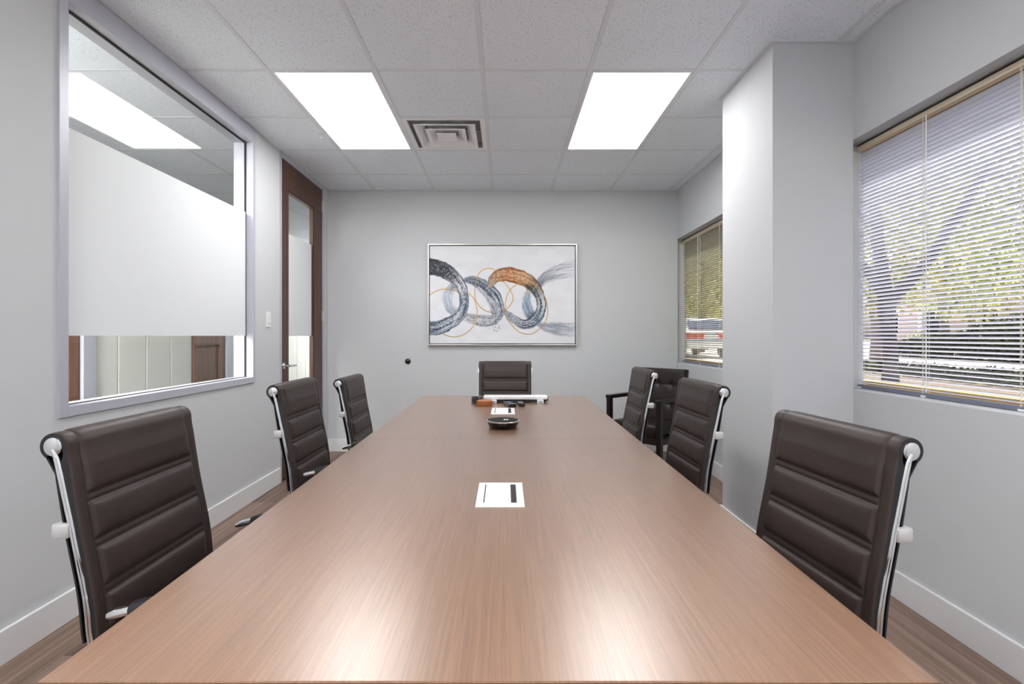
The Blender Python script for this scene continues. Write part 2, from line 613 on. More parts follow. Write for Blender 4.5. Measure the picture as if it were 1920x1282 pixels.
ceiling_zone(XCOR, XL - WT, YCOR0, YCOR1)
# wall angle around the column and along walls
m = MB()
m.box(XR - 0.02, XR, YF, CY0, ZC - 0.002, ZC + 0.004)
m.box(XR - 0.02, XR, CY1, YB, ZC - 0.002, ZC + 0.004)
m.box(CX - 0.02, XR - 0.02, CY0 - 0.02, CY0, ZC - 0.002, ZC + 0.004)
m.box(CX - 0.02, CX, CY0, CY1 + 0.02, ZC - 0.002, ZC + 0.004)
m.box(XL + 0.0, XL + 0.02, DR[1], YB, ZC - 0.002, ZC + 0.004)
m.box(XL, XR, YB - 0.02, YB, ZC - 0.002, ZC + 0.004)
struct(m.build('trim_1', M['grid']))

# lit ceiling panels
def ceiling_light(cell, label, group=None, lamp='lamp'):
    x0, x1, y0, y1 = cell
    t = thing('ceiling_light', label, 'ceiling light', ((x0 + x1) / 2, (y0 + y1) / 2, ZC), 0, group)
    hx, hy = (x1 - x0) / 2 - HB, (y1 - y0) / 2 - HB
    f = MB()
    fw = 0.016
    f.box(-hx, -hx + fw, -hy, hy, 0.002, 0.03, bev=0.002)
    f.box(hx - fw, hx, -hy, hy, 0.002, 0.03, bev=0.002)
    f.box(-hx + fw, hx - fw, -hy, -hy + fw, 0.002, 0.03, bev=0.002)
    f.box(-hx + fw, hx - fw, hy - fw, hy, 0.002, 0.03, bev=0.002)
    f.build('frame', M['white_paint'], t)
    MB().box(-hx + fw, hx - fw, -hy + fw, hy - fw, 0.008, 0.02).build('diffuser', M[lamp], t)
    MB().box(-hx + 0.01, hx - 0.01, -hy + 0.01, hy - 0.01, 0.03, 0.05).build('housing', M['white_paint'], t)
    return t
ceiling_light(panel_cells[0], 'lit white ceiling panel beside the square air vent, nearer the interior window')
ceiling_light(panel_cells[1], 'lit white ceiling panel on the window blinds side, near the column')
ceiling_light(panel_cells[2], 'lit ceiling panel behind the camera on the interior window side', lamp='lamp_rear')
ceiling_light(panel_cells[3], 'lit ceiling panel behind the camera on the blinds side', lamp='lamp_rear')
for c, where in zip(cor_fill_cells, ('far-wall side at the near end', 'far-wall side before the glazed window', 'far-wall side past the door', 'near-wall side at the near end', 'near-wall side before the glazed window', 'near-wall side past the door')):
    ceiling_light(c, 'unseen panel added to brighten the corridor, ' + where, 'added corridor fill panels', 'fill_corridor_far' if c[2] > 5 else 'fill_corridor')

# air vent
vx, vy = (vent_cell[0] + vent_cell[1]) / 2, (vent_cell[2] + vent_cell[3]) / 2
vt = thing('ceiling_vent', 'square white air diffuser of nested louvre rings set in the ceiling grid', 'vent', (vx, vy, ZC))
vh = PX / 2 - HB
f = MB()
def ring(mb, ro, zo, ri, zi, th=0.004):
    """square conical louvre, outer half size ro at zo, inner half size ri at zi"""
    o = [(-ro, -ro), (ro, -ro), (ro, ro), (-ro, ro)]
    n = [(-ri, -ri), (ri, -ri), (ri, ri), (-ri, ri)]
    v = [(a, b, zo) for a, b in o] + [(a, b, zi) for a, b in n] + [(a, b, zo + th) for a, b in o] + [(a, b, zi + th) for a, b in n]
    fc = []
    for k in range(4):
        j = (k + 1) % 4
        fc += [(k, j, 4 + j, 4 + k), (8 + k, 12 + k, 12 + j, 8 + j), (k, 8 + k, 8 + j, j), (4 + k, 4 + j, 12 + j, 12 + k)]
    mb.add(v, fc)
ring(f, vh, 0.002, vh - 0.035, 0.004)
f.build('frame', M['plastic_white'], vt)
f = MB()
for (a, b) in ((vh - 0.035, vh - 0.035 + 0.001),):
    f.box(-a, a, -a, a, 0.046, 0.05)
    f.box(-a, -a + 0.003, -a, a, 0.004, 0.046); f.box(a - 0.003, a, -a, a, 0.004, 0.046)
    f.box(-a, a, -a, -a + 0.003, 0.004, 0.046); f.box(-a, a, a - 0.003, a, 0.004, 0.046)
f.build('plenum', M['vent_inside'], vt)
for (ro, ri, zo) in ((0.218, 0.150, -0.010), (0.142, 0.080, -0.012)):
    f = MB(); ring(f, ro, zo, ro - 0.022, zo + 0.002); ring(f, ro - 0.022, zo + 0.002, ri, zo + 0.038); f.build('louvre_ring', M['plastic_white'], vt)
MB().box(-0.07, 0.07, -0.07, 0.07, -0.016, -0.008, bev=0.003).build('centre_plate', M['plastic_white'], vt)
f = MB()
f.box(-0.006, 0.006, -0.24, 0.24, 0.032, 0.044); f.box(-0.24, 0.24, -0.006, 0.006, 0.032, 0.044)
f.box(-0.006, 0.006, -0.006, 0.006, -0.01, 0.034)
f.build('support_bar', M['satin'], vt)

# small clear hook on the grid beside the left light
hk = thing('ceiling_hook', 'tiny clear hook with round ball end clipped to ceiling grid beside lit panel', 'hook', (-1.352, 3.715, ZC))
MB().box(-0.03, 0.012, -0.006, 0.006, -0.004, 0.003, bev=0.001).build('clip', M['satin'], hk)
MB().tube([(-0.005, 0, -0.003), (-0.005, 0, -0.015), (0.0, 0, -0.022)], 0.002, 8).build('stem', M['satin'], hk, True)
MB().lathe([(0.001, -0.034), (0.006, -0.031), (0.0085, -0.025), (0.006, -0.019), (0.001, -0.016)], 16).build('ball', M['chrome'], hk, True)

# ---------------------------------------------------------------- interior glazed window (window_1)
y0, y1, z0 = GW
fx0, fx1 = XL - WT - 0.01, XL + 0.01
fw = 0.042
wf = struct(MB().box(fx0, fx1, y0, y0 + fw, z0, ZC).build('window_1', M['alu']))
for (a, b, c, d) in ((y1 - 0.032, y1, z0, ZC), (y0 + fw, y1 - 0.032, z0, z0 + fw), (y0 + fw, y1 - 0.032, 2.562, ZC)):
    MB().box(fx0, fx1, a, b, c, d, bev=0.0015).build('frame_bar', M['alu'], wf)
gx = -1.855
m = MB()
gy0, gy1, gz0, gz1 = y0 + fw, y1 - 0.032, z0 + fw, 2.562
for (a, b, c, d) in ((gy0, gy0 + 0.004, gz0, gz1), (gy1 - 0.005, gy1, gz0, gz1), (gy0, gy1, gz0, gz0 + 0.003), (gy0, gy1, gz1 - 0.006, gz1)):
    m.box(gx - 0.008, gx + 0.005, a, b, c, d)
m.build('gasket', M['dark_gap'], wf)
m = MB()
m.add([(gx, gy0, gz0), (gx, gy1, gz0), (gx, gy1, gz1), (gx, gy0, gz1)], [(0, 1, 2, 3)])
m.build('pane', M['glass_in'], wf)
FZ0, FZ1 = 1.18, 2.064
fo = MB().box(gx + 0.0015, gx + 0.0022, gy0 + 0.003, gy1 - 0.004, FZ0, FZ1).build('frosted_film', M['film'], wf)
fo['label'] = 'white frosted privacy band across the glass'

# ---------------------------------------------------------------- door_1
dy0, dy1 = 4.070, 4.987
dz1 = 2.620
door = struct(MB().box(XL - WT - 0.008, XL + 0.008, DR[0], dy0, 0, ZC).build('door_1', M['alu']))
MB().box(XL - WT - 0.008, XL + 0.008, dy1 + 0.003, DR[1] - 0.07, 0, ZC, bev=0.001).build('jamb', M['alu'], door)
MB().box(XL - WT, XL + 0.001, DR[1] - 0.07, DR[1], 0, ZC).build('jamb_filler', M['wall'], door)
MB().box(XL - WT - 0.008, XL + 0.008, dy0, dy1 + 0.003, dz1 + 0.004, ZC, bev=0.001).build('head_jamb', M['alu'], door)
dx0, dx1 = XL - 0.045, XL
gly0, gly1, glz0, glz1 = 4.213, 4.778, 0.30, 2.395
leaf = MB()
for (a, b, c, d) in ((dy0 + 0.003, gly0, 0.008, dz1), (gly1, dy1, 0.008, dz1), (gly0, gly1, 0.008, glz0), (gly0, gly1, glz1, dz1)):
    leaf.box(dx0, dx1, a, b, c, d)
lf = leaf.build('door_leaf', M['door_wood'], door)
gb = MB()
for (a, b, c, d) in ((gly0, gly0 + 0.012, glz0, glz1), (gly1 - 0.012, gly1, glz0, glz1), (gly0, gly1, glz0, glz0 + 0.012), (gly0, gly1, glz1 - 0.012, glz1)):
    gb.box(dx0 + 0.004, dx1 - 0.004, a, b, c, d)
gb.build('glazing_bead', M['door_wood'], lf)
m = MB()
gxd = dx0 + 0.022
m.add([(gxd, gly0 + 0.01, glz0 + 0.01), (gxd, gly1 - 0.01, glz0 + 0.01), (gxd, gly1 - 0.01, glz1 - 0.01), (gxd, gly0 + 0.01, glz1 - 0.01)], [(0, 1, 2, 3)])
m.build('pane', M['glass_in'], lf)
MB().box(gxd + 0.0015, gxd + 0.0022, gly0 + 0.012, gly1 - 0.012, FZ0, 2.04).build('frosted_film', M['film'], lf)
h = MB().lathe([(0.027, 0.0), (0.027, 0.006), (0.024, 0.009), (0.011, 0.010), (0.011, 0.05)], 24, (XL, 4.112, 0.936), 'X').build('door_handle', M['chrome'], door, True)
MB().tube([(XL + 0.046, 4.108, 0.936), (XL + 0.05, 4.14, 0.936), (XL + 0.05, 4.24, 0.934)], [0.011, 0.0095, 0.009], 14).build('lever', M['chrome'], h, True)
MB().box(XL - 0.001, XL + 0.002, dy0 - 0.012, dy0, 0.89, 0.985).build('strike_plate', M['satin'], door)
for hz in (2.46, 1.378, 0.30):
    q = MB()
    q.tube([(XL + 0.012, dy1 + 0.006, hz - 0.055), (XL + 0.012, dy1 + 0.006, hz + 0.055)], 0.008, 12)
    q.box(XL + 0.0005, XL + 0.0075, dy1 - 0.012, dy1 + 0.004, hz - 0.05, hz + 0.05)
    q.build('hinge', M['satin'], door, True)

# light switch
sw = thing('light_switch', 'white rocker light switch on the wall left of the wooden door', 'light switch', (XL, 3.848, 1.304))
MB().box(0, 0.006, -0.037, 0.037, -0.059, 0.059, bev=0.0025).build('plate', M['plastic_white'], sw)
MB().box(0.006, 0.010, -0.017, 0.017, -0.034, 0.034, bev=0.0015).build('rocker', M['white_paint'], sw)
MB().box(0.010, 0.0107, -0.006, 0.006, -0.03, -0.026).build('indicator', M['black'], sw)

# small wall socket knob
kn = thing('wall_connector', 'small round black cable connector on the back wall below the painting', 'connector', (-0.993, YB, 0.921))
MB().lathe([(0.028, 0), (0.028, -0.006), (0.022, -0.012), (0.012, -0.014)], 24, axis='Y').build('collar', M['black'], kn, True)
MB().lathe([(0.012, -0.012), (0.012, -0.024), (0.007, -0.026)], 16, axis='Y').build('pin', M['black_gloss'], kn, True)

# ---------------------------------------------------------------- corridor behind the glass
cw = struct(MB().box(XCOR - 0.15, XCOR, YCOR0, YCOR1, 0, 2.72).build('wall_corridor', M['white_paint']))
struct(MB().box(XCOR, XL - WT, YCOR0 - 0.15, YCOR0, 0, 2.72).build('wall_corridor_near', M['white_paint']))
struct(MB().box(XCOR, XL - WT, YCOR1, YCOR1 + 0.15, 0, 2.72).build('wall_corridor_far', M['white_paint']))
def cor_panels(a, n, pitch=0.337):
    for k in range(n):
        MB().box(XCOR, XCOR + 0.016, a + k * pitch + 0.006, a + (k + 1) * pitch - 0.006, 0.1, 2.66, bev=0.004).build('wall_panel', M['cream'], cw)
cor_panels(4.278 - 0.337, 4)
cor_panels(6.27, 12)
cor_panels(-1.4, 12)
def cor_door(name, a, b):
    d = struct(MB().box(XCOR + 0.001, XCOR + 0.012, a, b, 0.0, 2.40).build(name, M['corridor_door']))
    q = MB()
    q.box(XCOR + 0.012, XCOR + 0.03, a, a + 0.10, 0, 2.4); q.box(XCOR + 0.012, XCOR + 0.03, b - 0.10, b, 0, 2.4)
    q.box(XCOR + 0.012, XCOR + 0.03, a + 0.10, b - 0.10, 1.08, 1.20); q.box(XCOR + 0.012, XCOR + 0.03, a + 0.10, b - 0.10, 2.28, 2.4); q.box(XCOR + 0.012, XCOR + 0.03, a + 0.10, b - 0.10, 0, 0.2)
    q.build('door_rail', M['corridor_door'], d)
    for (c, e) in ((b + 0.02, b + 0.14),):
        MB().box(XCOR, XCOR + 0.05, c, e, 0, 2.5, bev=0.004).build('door_jamb', M['alu'], d)
    MB().box(XCOR, XCOR + 0.02, b, b + 0.02, 0, 2.4).build('door_gap', M['black'], d)
    return d
cor_door('door_2', 2.95, 3.865)
cor_door('door_3', 5.30, 5.875)
MB().box(XCOR + 0.001, XCOR + 0.02, 6.06, 6.24, 0.1, 2.66, bev=0.003).build('wall_panel', M['white_paint'], cw)

# ---------------------------------------------------------------- outer windows, blinds
BX = 1.843
def outer_window(name, ya, yb):
    gx0, gx1 = 1.885, 1.925
    ya, yb = ya - PK, yb + PK
    fb = 0.018
    o = struct(MB().box(gx0, gx1, ya, ya + fb, SILL, HEAD).build(name, M['bronze']))
    for (a, b, c, d) in ((yb - fb, yb, SILL, HEAD), (ya + fb, yb - fb, SILL, SILL + 0.04), (ya + fb, yb - fb, HEAD - 0.045, HEAD)):
        MB().box(gx0, gx1, a, b, c, d).build('frame_bar', M['bronze'], o)
    q = MB()
    xx = 1.905
    q.add([(xx, ya + 0.01, SILL + 0.03), (xx, yb - 0.01, SILL + 0.03), (xx, yb - 0.01, HEAD - 0.03), (xx, ya + 0.01, HEAD - 0.03)], [(0, 1, 2, 3)])
    q.build('pane', M['glass'], o)
    # painted soffit lip above the blind and sill board
    MB().box(XR + 0.001, gx0, ya + PK + 0.001, yb - PK - 0.001, SILL - 0.0005, SILL + 0.004).build('sill_board', M['white_paint'], o)
    MB().box(BX - 0.03, XM, ya + PK + 0.001, yb - PK - 0.001, HEAD - 0.006, HEAD - 0.0005).build('head_trim', M['satin'], o)
    return o
outer_window('window_2', *W1)
outer_window('window_3', *W2)

SW = 0.025
def blind(label, ya, yb, cords, wand_y, tilt, slat):
    L = yb - ya
    TILT = math.radians(tilt)
    t = thing('window_blind', label, 'window blind', (BX, (ya + yb) / 2, SILL), 0, 'venetian blinds in the outer windows')
    hz = HEAD - SILL - 0.008
    hr = MB().box(-0.016, 0.016, -L / 2, L / 2, hz - 0.030, hz - 0.006, bev=0.002).build('headrail', M['headrail'], t)
    MB().box(-0.014, 0.016, -L / 2, L / 2, hz - 0.006, hz).build('headrail_channel', M['black'], hr)
    s = MB()
    n = 6
    v = []
    for k in range(n + 1):
        u = (k / n - 0.5) * SW
        cz = 0.0022 * (1 - (2 * k / n - 1) ** 2)
        # the room edge (negative x) is higher than the outer edge
        px = u * math.cos(TILT) + cz * math.sin(TILT)
        pz = -u * math.sin(TILT) + cz * math.cos(TILT)
        v += [(px, -L / 2 + 0.003, pz), (px, L / 2 - 0.003, pz)]
    s.add(v, [(2 * k, 2 * k + 1, 2 * k + 3, 2 * k + 2) for k in range(n)])
    me = s.mesh('slat', M[slat], True)
    pitch = 0.0192
    z = 0.036
    while z < hz - 0.036:
        link('slat', me, t, (0, 0, z))
        z += pitch
    br = MB().box(-0.014, 0.014, -L / 2, L / 2, 0.005, 0.024, bev=0.003).build('bottom_rail', M['greyrail'], t)
    for cy in cords:
        q = MB()
        cyl = cy - (ya + yb) / 2
        for dx in (-0.0125, 0.0125):
            q.tube([(dx, cyl, 0.02), (dx, cyl, hz - 0.01)], 0.0009, 5)
        q.tube([(-0.0135, cyl + 0.004, 0.02), (-0.0135, cyl + 0.004, hz - 0.01)], 0.0008, 5)
        q.build('ladder_cord', M['cord'], t)
        MB().box(-0.0165, -0.012, cyl - 0.012, cyl + 0.012, 0.006, 0.014, bev=0.001).build('cord_clip', M['plastic_white'], br)
    wy = wand_y - (ya + yb) / 2
    MB().tube([(-0.022, wy, 0.03), (-0.022, wy, hz - 0.03)], 0.0022, 8).build('tilt_wand', M['plastic_white'], t, True)
    return t
blind('pale lavender slatted blind in the big window nearest the camera, beyond the column edge', 0.86, 2.618, (2.600, 2.205, 1.785, 1.36, 0.95), 2.180, 21, 'slat')
blind('slatted blind with warm light tinted into its slats, in the window in the far corner behind the column', 3.32, 5.203, (5.150, 4.73, 4.30, 3.85, 3.42), 4.76, 20, 'slat_warm_lit')

# ---------------------------------------------------------------- conference table
TZ = 0.740
tn = (-0.593, 0.551, 0.639)
tf = (-0.612, 0.5785, 3.719)
yseam = 2.150
def tx(y):
    k = (y - tn[2]) / (tf[2] - tn[2])
    return tn[0] + (tf[0] - tn[0]) * k, tn[1] + (tf[1] - tn[1]) * k
tb = thing('conference_table', 'long walnut veneer conference table with a seam across the middle', 'table', (0, 2.18, 0))
def top_section(ya, yb):
    bm = bmesh.new()
    th = 0.038
    a, b = tx(ya), tx(yb)
    o = 2.18
    vs = [bm.verts.new(p) for p in ((a[0], ya - o, TZ - th), (a[1], ya - o, TZ - th), (b[1], yb - o, TZ - th), (b[0], yb - o, TZ - th),
                                    (a[0], ya - o, TZ), (a[1], ya - o, TZ), (b[1], yb - o, TZ), (b[0], yb - o, TZ))]
    for q in ((0, 3, 2, 1), (4, 5, 6, 7), (0, 1, 5, 4), (1, 2, 6, 5), (2, 3, 7, 6), (3, 0, 4, 7)):
        bm.faces.new([vs[i] for i in q])
    bmesh.ops.bevel(bm, geom=[e for e in bm.edges if e.verts[0].co.z > TZ - 0.001 and e.verts[1].co.z > TZ - 0.001
                               and not (abs(e.verts[0].co.y + o - yseam) < 0.01 and abs(e.verts[1].co.y + o - yseam) < 0.01)], offset=0.0018, segments=2, profile=0.5, affect='EDGES')
    q = MB()
    q.bm(bm)
    ob = q.build('tabletop_section', [M['table'], M['table_edge']], tb)
    for p in ob.data.polygons:
        if p.normal.z < 0.3:
            p.material_index = 1
    return ob
top_section(tn[2], yseam - 0.0006)
top_section(yseam + 0.0006, tf[2])
for py in (1.30, 3.0):
    MB().box(-0.20, 0.14, py - 2.18 - 0.20, py - 2.18 + 0.20, 0.012, 0.70, bev=0.004).build('pedestal', M['table_edge'], tb)
    MB().box(-0.18, 0.12, py - 2.18 - 0.18, py - 2.18 + 0.18, 0.0, 0.012).build('plinth', M['black'], tb)

# power modules let into the top
def power_module(label, x0, x1, ya, yb):
    cx, cy = (x0 + x1) / 2, (ya + yb) / 2
    hx, hy = (x1 - x0) / 2, (yb - ya) / 2
    t = thing('power_module', label, 'power outlet', (cx, cy, TZ), 0)
    q = MB()
    q.box(-hx, hx, -hy, hy, 0, 0.0025, bev=0.0008)
    q.build('plate', M['plastic_white'], t)
    q = MB()
    q.box(-hx * 0.62, hx * 0.40, -hy * 0.72, hy * 0.8, 0.0025, 0.0036, bev=0.0005)
    q.build('lid', M['plastic_white'], t)
    MB().box(hx * 0.45, hx * 0.69, -hy * 0.72, hy * 0.8, 0.0025, 0.0030).build('brush_slot', M['black'], t)
    MB().box(-hx * 0.70, -hx * 0.655, -hy * 0.72, hy * 0.8, 0.0025, 0.0030).build('lid_gap', M['dark_gap'], t)
    return t
power_module('white flush power outlet plate in the near half of the table', -0.0765, 0.0505, 1.289, 1.4997)
power_module('smaller-looking white power outlet plate at the far end, before the remotes', -0.080, 0.056, 2.822, 3.064)

# conference speaker puck
pk = thing('conference_speaker', 'round black conference speaker puck with silver rim on the table', 'speaker', (-0.0095, 2.418, TZ))
MB().lathe([(0.060, 0.0), (0.066, 0.004), (0.0745, 0.022), (0.0765, 0.030)], 48).build('body', M['black_gloss'], pk, True)
MB().lathe([(0.0765, 0.030), (0.0785, 0.032), (0.0785, 0.0355), (0.0755, 0.037)], 48).build('rim', M['chrome'], pk, True, 60)
MB().lathe([(0.0755, 0.0362), (0.070, 0.0385), (0.045, 0.040), (0.001, 0.0405)], 48).build('top_cover', M['matte_black'], pk, True)
MB().lathe([(0.013, 0.0404), (0.012, 0.0412), (0.001, 0.0413)], 20, (0.014, -0.01, 0)).build('button', M['chrome'], pk, True)

# video bar with two white feet
vb = thing('video_bar', 'long white and black video bar on two white feet at far table end', 'video bar', (0.072, 3.325, TZ))
MB().box(-0.213, 0.208, -0.03, 0.062, 0.0225, 0.0445, bev=0.006).build('body', M['plastic_white'], vb)
MB().box(-0.217, 0.215, 0.0, 0.078, 0.010, 0.0400, bev=0.008).build('rear_housing', M['black_gloss'], vb)
MB().box(-0.125, 0.195, -0.012, 0.03, 0.004, 0.022).build('black_underside', M['black'], vb)  # black block filling the dark gap under the bar
for fx in (-0.148, 0.158):
    ft = MB().box(fx - 0.021, fx + 0.021, -0.055, 0.03, 0.0, 0.0215, bev=0.003).build('foot', M['plastic_white'], vb)
    q = MB()
    for k in range(3):
        q.box(fx - 0.013, fx + 0.013, -0.0558, -0.0545, 0.004 + k * 0.0055, 0.0065 + k * 0.0055)
    q.build('slot', M['black'], ft)

# remotes
rm = thing('remote_control', 'larger black remote control with rows of buttons before the video bar', 'remote control', (0.028, 3.165, TZ), math.radians(14))
MB().box(-0.026, 0.026, -0.075, 0.075, 0, 0.020, bev=0.006).build('body', M['black_gloss'], rm)
for r_ in range(5):
    for c_ in range(3):
        MB().box(-0.018 + c_ * 0.014, -0.009 + c_ * 0.014, -0.062 + r_ * 0.024, -0.050 + r_ * 0.024, 0.020, 0.0222, bev=0.001).build('button', M['satin'] if r_ == 0 else M['greyrail'], rm)
rm = thing('remote_control', 'small black clicker remote beside the larger remote on the table', 'remote control', (0.101, 3.190, TZ), math.radians(6))
MB().box(-0.021, 0.021, -0.06, 0.06, 0, 0.019, bev=0.009).build('body', M['black_gloss'], rm)
for (bx, by) in ((-0.008, 0.02), (0.008, 0.02), (0.0, -0.005), (0.0, -0.03)):
    MB().lathe([(0.005, 0.0185), (0.005, 0.0205), (0.001, 0.021)], 12, (bx, by, 0)).build('button', M['satin'] if by < -0.02 else M['greyrail'], rm, True)

# coaster holder and coiled cable
ch = thing('coaster_holder', 'round saddle-brown leather coaster holder left of the video bar', 'coasters', (-0.130, 3.19, TZ))
MB().lathe([(0.049, 0.0), (0.051, 0.002), (0.051, 0.028), (0.049, 0.030), (0.046, 0.030), (0.046, 0.004)], 40).build('holder', M['rust'], ch, True)
MB().lathe([(0.045, 0.004), (0.045, 0.031), (0.043, 0.0335), (0.001, 0.034)], 40).build('coaster', M['rust_top'], ch, True)
MB().tube([(0.051 * math.cos(a / 40 * 6.2832), 0.051 * math.sin(a / 40 * 6.2832), 0.015) for a in range(41)], 0.0012, 6).build('stitched_band', M['rust_top'], ch, True)
cc = thing('cable_coil', 'small coil of dark grey cable behind the brown coaster holder', 'cable', (-0.183, 3.29, TZ))
q = MB()
pts = []
for k in range(0, 141):
    a = k / 20 * 2 * math.pi
    rr = 0.030 + 0.005 * math.sin(a * 0.37)
    pts.append((rr * math.cos(a), rr * math.sin(a) * 0.8, 0.005 + 0.036 * (k / 140) + 0.002 * math.sin(a * 1.3)))
q.tube(pts, 0.0045, 8)
q.build('coil', mat('dark_grey_cable', S(58, 60, 68), 0.35), cc, True)
MB().box(-0.008, 0.008, -0.036, -0.018, 0.002, 0.046, bev=0.002).build('cable_tie', M['black'], cc)

# ---------------------------------------------------------------- office chairs
def chair_mesh_parts():
    rc = (0.0, 0.96)
    path = []
    for k in range(0, 19):
        a = math.radians(238 - k * (238 - 8) / 18)
        path.append((rc[0] + 0.0222 * math.cos(a), 0, rc[1] + 0.0222 * math.sin(a)))
    nroll = len(path)
    low = [(0.0245, 0, 0.935), (0.032, 0, 0.88), (0.045, 0, 0.80), (0.058, 0, 0.735), (0.069, 0, 0.68), (0.0755, 0, 0.635), (0.0805, 0, 0.585), (0.0915, 0, 0.54),
           (0.118, 0, 0.502), (0.16, 0, 0.482), (0.24, 0, 0.473), (0.36, 0, 0.475), (0.46, 0, 0.483), (0.525, 0, 0.483), (0.556, 0, 0.470), (0.568, 0, 0.448)]
    P = catmull(path + low, 0.0032)
    # arc positions
    n = len(P)
    Sx = [0.0]
    for i in range(1, n):
        Sx.append(Sx[-1] + (P[i] - P[i - 1]).length)
    N = []
    for i in range(n):
        t = (P[min(i + 1, n - 1)] - P[max(i - 1, 0)]).normalized()
        N.append(Vector((-t.z, 0, t.x)) if True else None)
    # front normal: on the backrest the travel is downwards so (-tz, tx) points forward (+x)
    s_roll = next(Sx[i] for i in range(n) if P[i].x > 0.02 and P[i].z < 0.945)
    i_split = next(i for i in range(n) if P[i].x > 0.07 and P[i].z < 0.558)
    zg = [0.851, 0.757, 0.666, 0.578]
    gs = [next(Sx[i] for i in range(n) if P[i].x > 0.02 and P[i].z < z) for z in zg]
    s0 = Sx[i_split]
    gs += [s0 + 0.03 + 0.092 * k for k in range(1, 6)]
    HW = 0.1975
    BORD = 0.168
    ys = sorted(set([round(q, 4) for q in list(np.linspace(-HW, HW, 43)) + [s_ * (BORD + d) for s_ in (-1, 1) for d in (-0.008, -0.005, -0.0025, 0, 0.0025, 0.005)] + [s_ * (HW - 0.003) for s_ in (-1, 1)]]))
    def puff(s, y):
        ay = abs(y)
        d_b = abs(ay - BORD)
        if ay > BORD:
            h = 0.0045 * (1 - math.exp(-d_b / 0.003))
            e = HW - ay
            return h - 0.004 * math.exp(-e / 0.003)
        dmin, band = 1e9, False
        for g in gs:
            a = abs(s - g)
            if a < 0.008:
                band = True
                dmin = min(dmin, 0.008 - a)
            else:
                dmin = min(dmin, a - 0.008)
        d_b2 = d_b
        h1 = (0.0032 if band else 0.0105) * (1 - math.exp(-dmin / (0.003 if band else 0.0075)))
        h2 = 0.0105 * (1 - math.exp(-d_b2 / 0.006))
        return min(h1, h2)
    def sheet(i0, i1, smoothcap=True):
        mb = MB()
        v, f = [], []
        cols = len(ys)
        idx = list(range(i0, i1))
        for i in idx:
            rollf = min(1.0, max(0.0, (Sx[i] - s_roll) / 0.03))
            for y in ys:
                fr = 0.004 + 0.001 * rollf + puff(Sx[i], y) * (0.30 + 0.70 * min(1.0, max(0.0, (Sx[i] - s_roll + 0.03) / 0.06)))
                p = P[i] + N[i] * fr
                v.append((p.x - 0.30, y, p.z))
        o = len(v)
        for i in idx:
            rollf = min(1.0, max(0.0, (Sx[i] - s_roll) / 0.03))
            bk = 0.0045 + 0.0105 * rollf
            for y in ys:
                p = P[i] - N[i] * bk
                v.append((p.x - 0.30, y, p.z))
        R = len(idx)
        for a in range(R - 1):
            for c in range(cols - 1):
                f.append((a * cols + c, a * cols + c + 1, (a + 1) * cols + c + 1, (a + 1) * cols + c))
        mi = [0] * len(f)
        fb = []
        for a in range(R - 1):
            for c in range(0, cols - 1):
                fb.append((o + a * cols + c, o + (a + 1) * cols + c, o + (a + 1) * cols + c + 1, o + a * cols + c + 1))
            for c in (0, cols - 1):
                fb.append((a * cols + c, (a + 1) * cols + c, o + (a + 1) * cols + c, o + a * cols + c))
        for a in (0, R - 1):
            for c in range(cols - 1):
                fb.append((a * cols + c, a * cols + c + 1, o + a * cols + c + 1, o + a * cols + c))
        mb.v = v
        mb.f = f + fb
        mb.mi = mi + [1] * len(fb)
        return mb
    back = sheet(0, i_split + 1).mesh('backrest', [M['leather'], M['piping']], True, 50)
    seat = sheet(i_split, n).mesh('seat', [M['leather'], M['piping']], True, 50)
    rails = []
    for s_ in (-1, 1):
        q = MB()
        pts = [Vector((0.0 - 0.30, s_ * 0.198, 0.955)), Vector((0.008 - 0.30, s_ * 0.198, 0.938))]
        for i in range(n):
            if Sx[i] > s_roll + 0.035 and i % 4 == 0:
                p = P[i] - N[i] * (0.0065 + 0.0075 * min(1.0, max(0.0, (P[i].z - 0.80) / 0.13)) * (1 if P[i].x < 0.1 else 0))
                pts.append(Vector((p.x - 0.30, s_ * 0.198, p.z)))
        pts.append(Vector((pts[-1].x, pts[-1].y, pts[-1].z)) + Vector((-0.004, 0, -0.008)))
        q.tube(pts, 0.0052, 10, side=(0, 1, 0), flat=1.1)
        # thin bead that gives the rail its double highlight
        pts2 = [p + Vector((0.0, s_ * 0.005, 0)) for p in pts[1:]]
        q.tube(pts2, 0.0024, 8, side=(0, 1, 0))
        rails.append(q.mesh('side_rail', M['chrome'], True, 60))
    roll = MB().lathe([(0.0165, -0.2), (0.0180, -0.199), (0.0180, 0.199), (0.0165, 0.2)], 28, (-0.30, 0, 0.96), 'Y').mesh('top_roll', M['chrome'], True)
    # thin black liner hanging behind the rails
    q = MB()
    ln = [(-0.012, 0.938)] + [((P[i] - N[i] * 0.0225).x, P[i].z) for i in range(0, i_split, 6) if Sx[i] > s_roll + 0.03]
    lv_ = []
    for k_, (lx, lz) in enumerate(ln):
        for yy in (-0.196, 0.196):
            for dx_ in (0.0, -0.004):
                lv_.append((lx - 0.30 + dx_, yy, lz))
    lf_ = []
    for k_ in range(len(ln) - 1):
        a_, b_ = k_ * 4, (k_ + 1) * 4
        lf_ += [(a_, b_, b_ + 2, a_ + 2), (a_ + 1, a_ + 3, b_ + 3, b_ + 1), (a_, a_ + 1, b_ + 1, b_), (a_ + 2, b_ + 2, b_ + 3, a_ + 3)]
    e_ = (len(ln) - 1) * 4
    lf_ += [(0, 2, 3, 1), (e_, e_ + 1, e_ + 3, e_ + 2)]
    q.add(lv_, lf_)
    liner = q.mesh('back_liner', M['piping'], True, 50)
    # rear stretcher: flat bar bowed behind the back
    q = MB()
    zx = 0.797
    px = 0.049 - 0.30 - 0.006
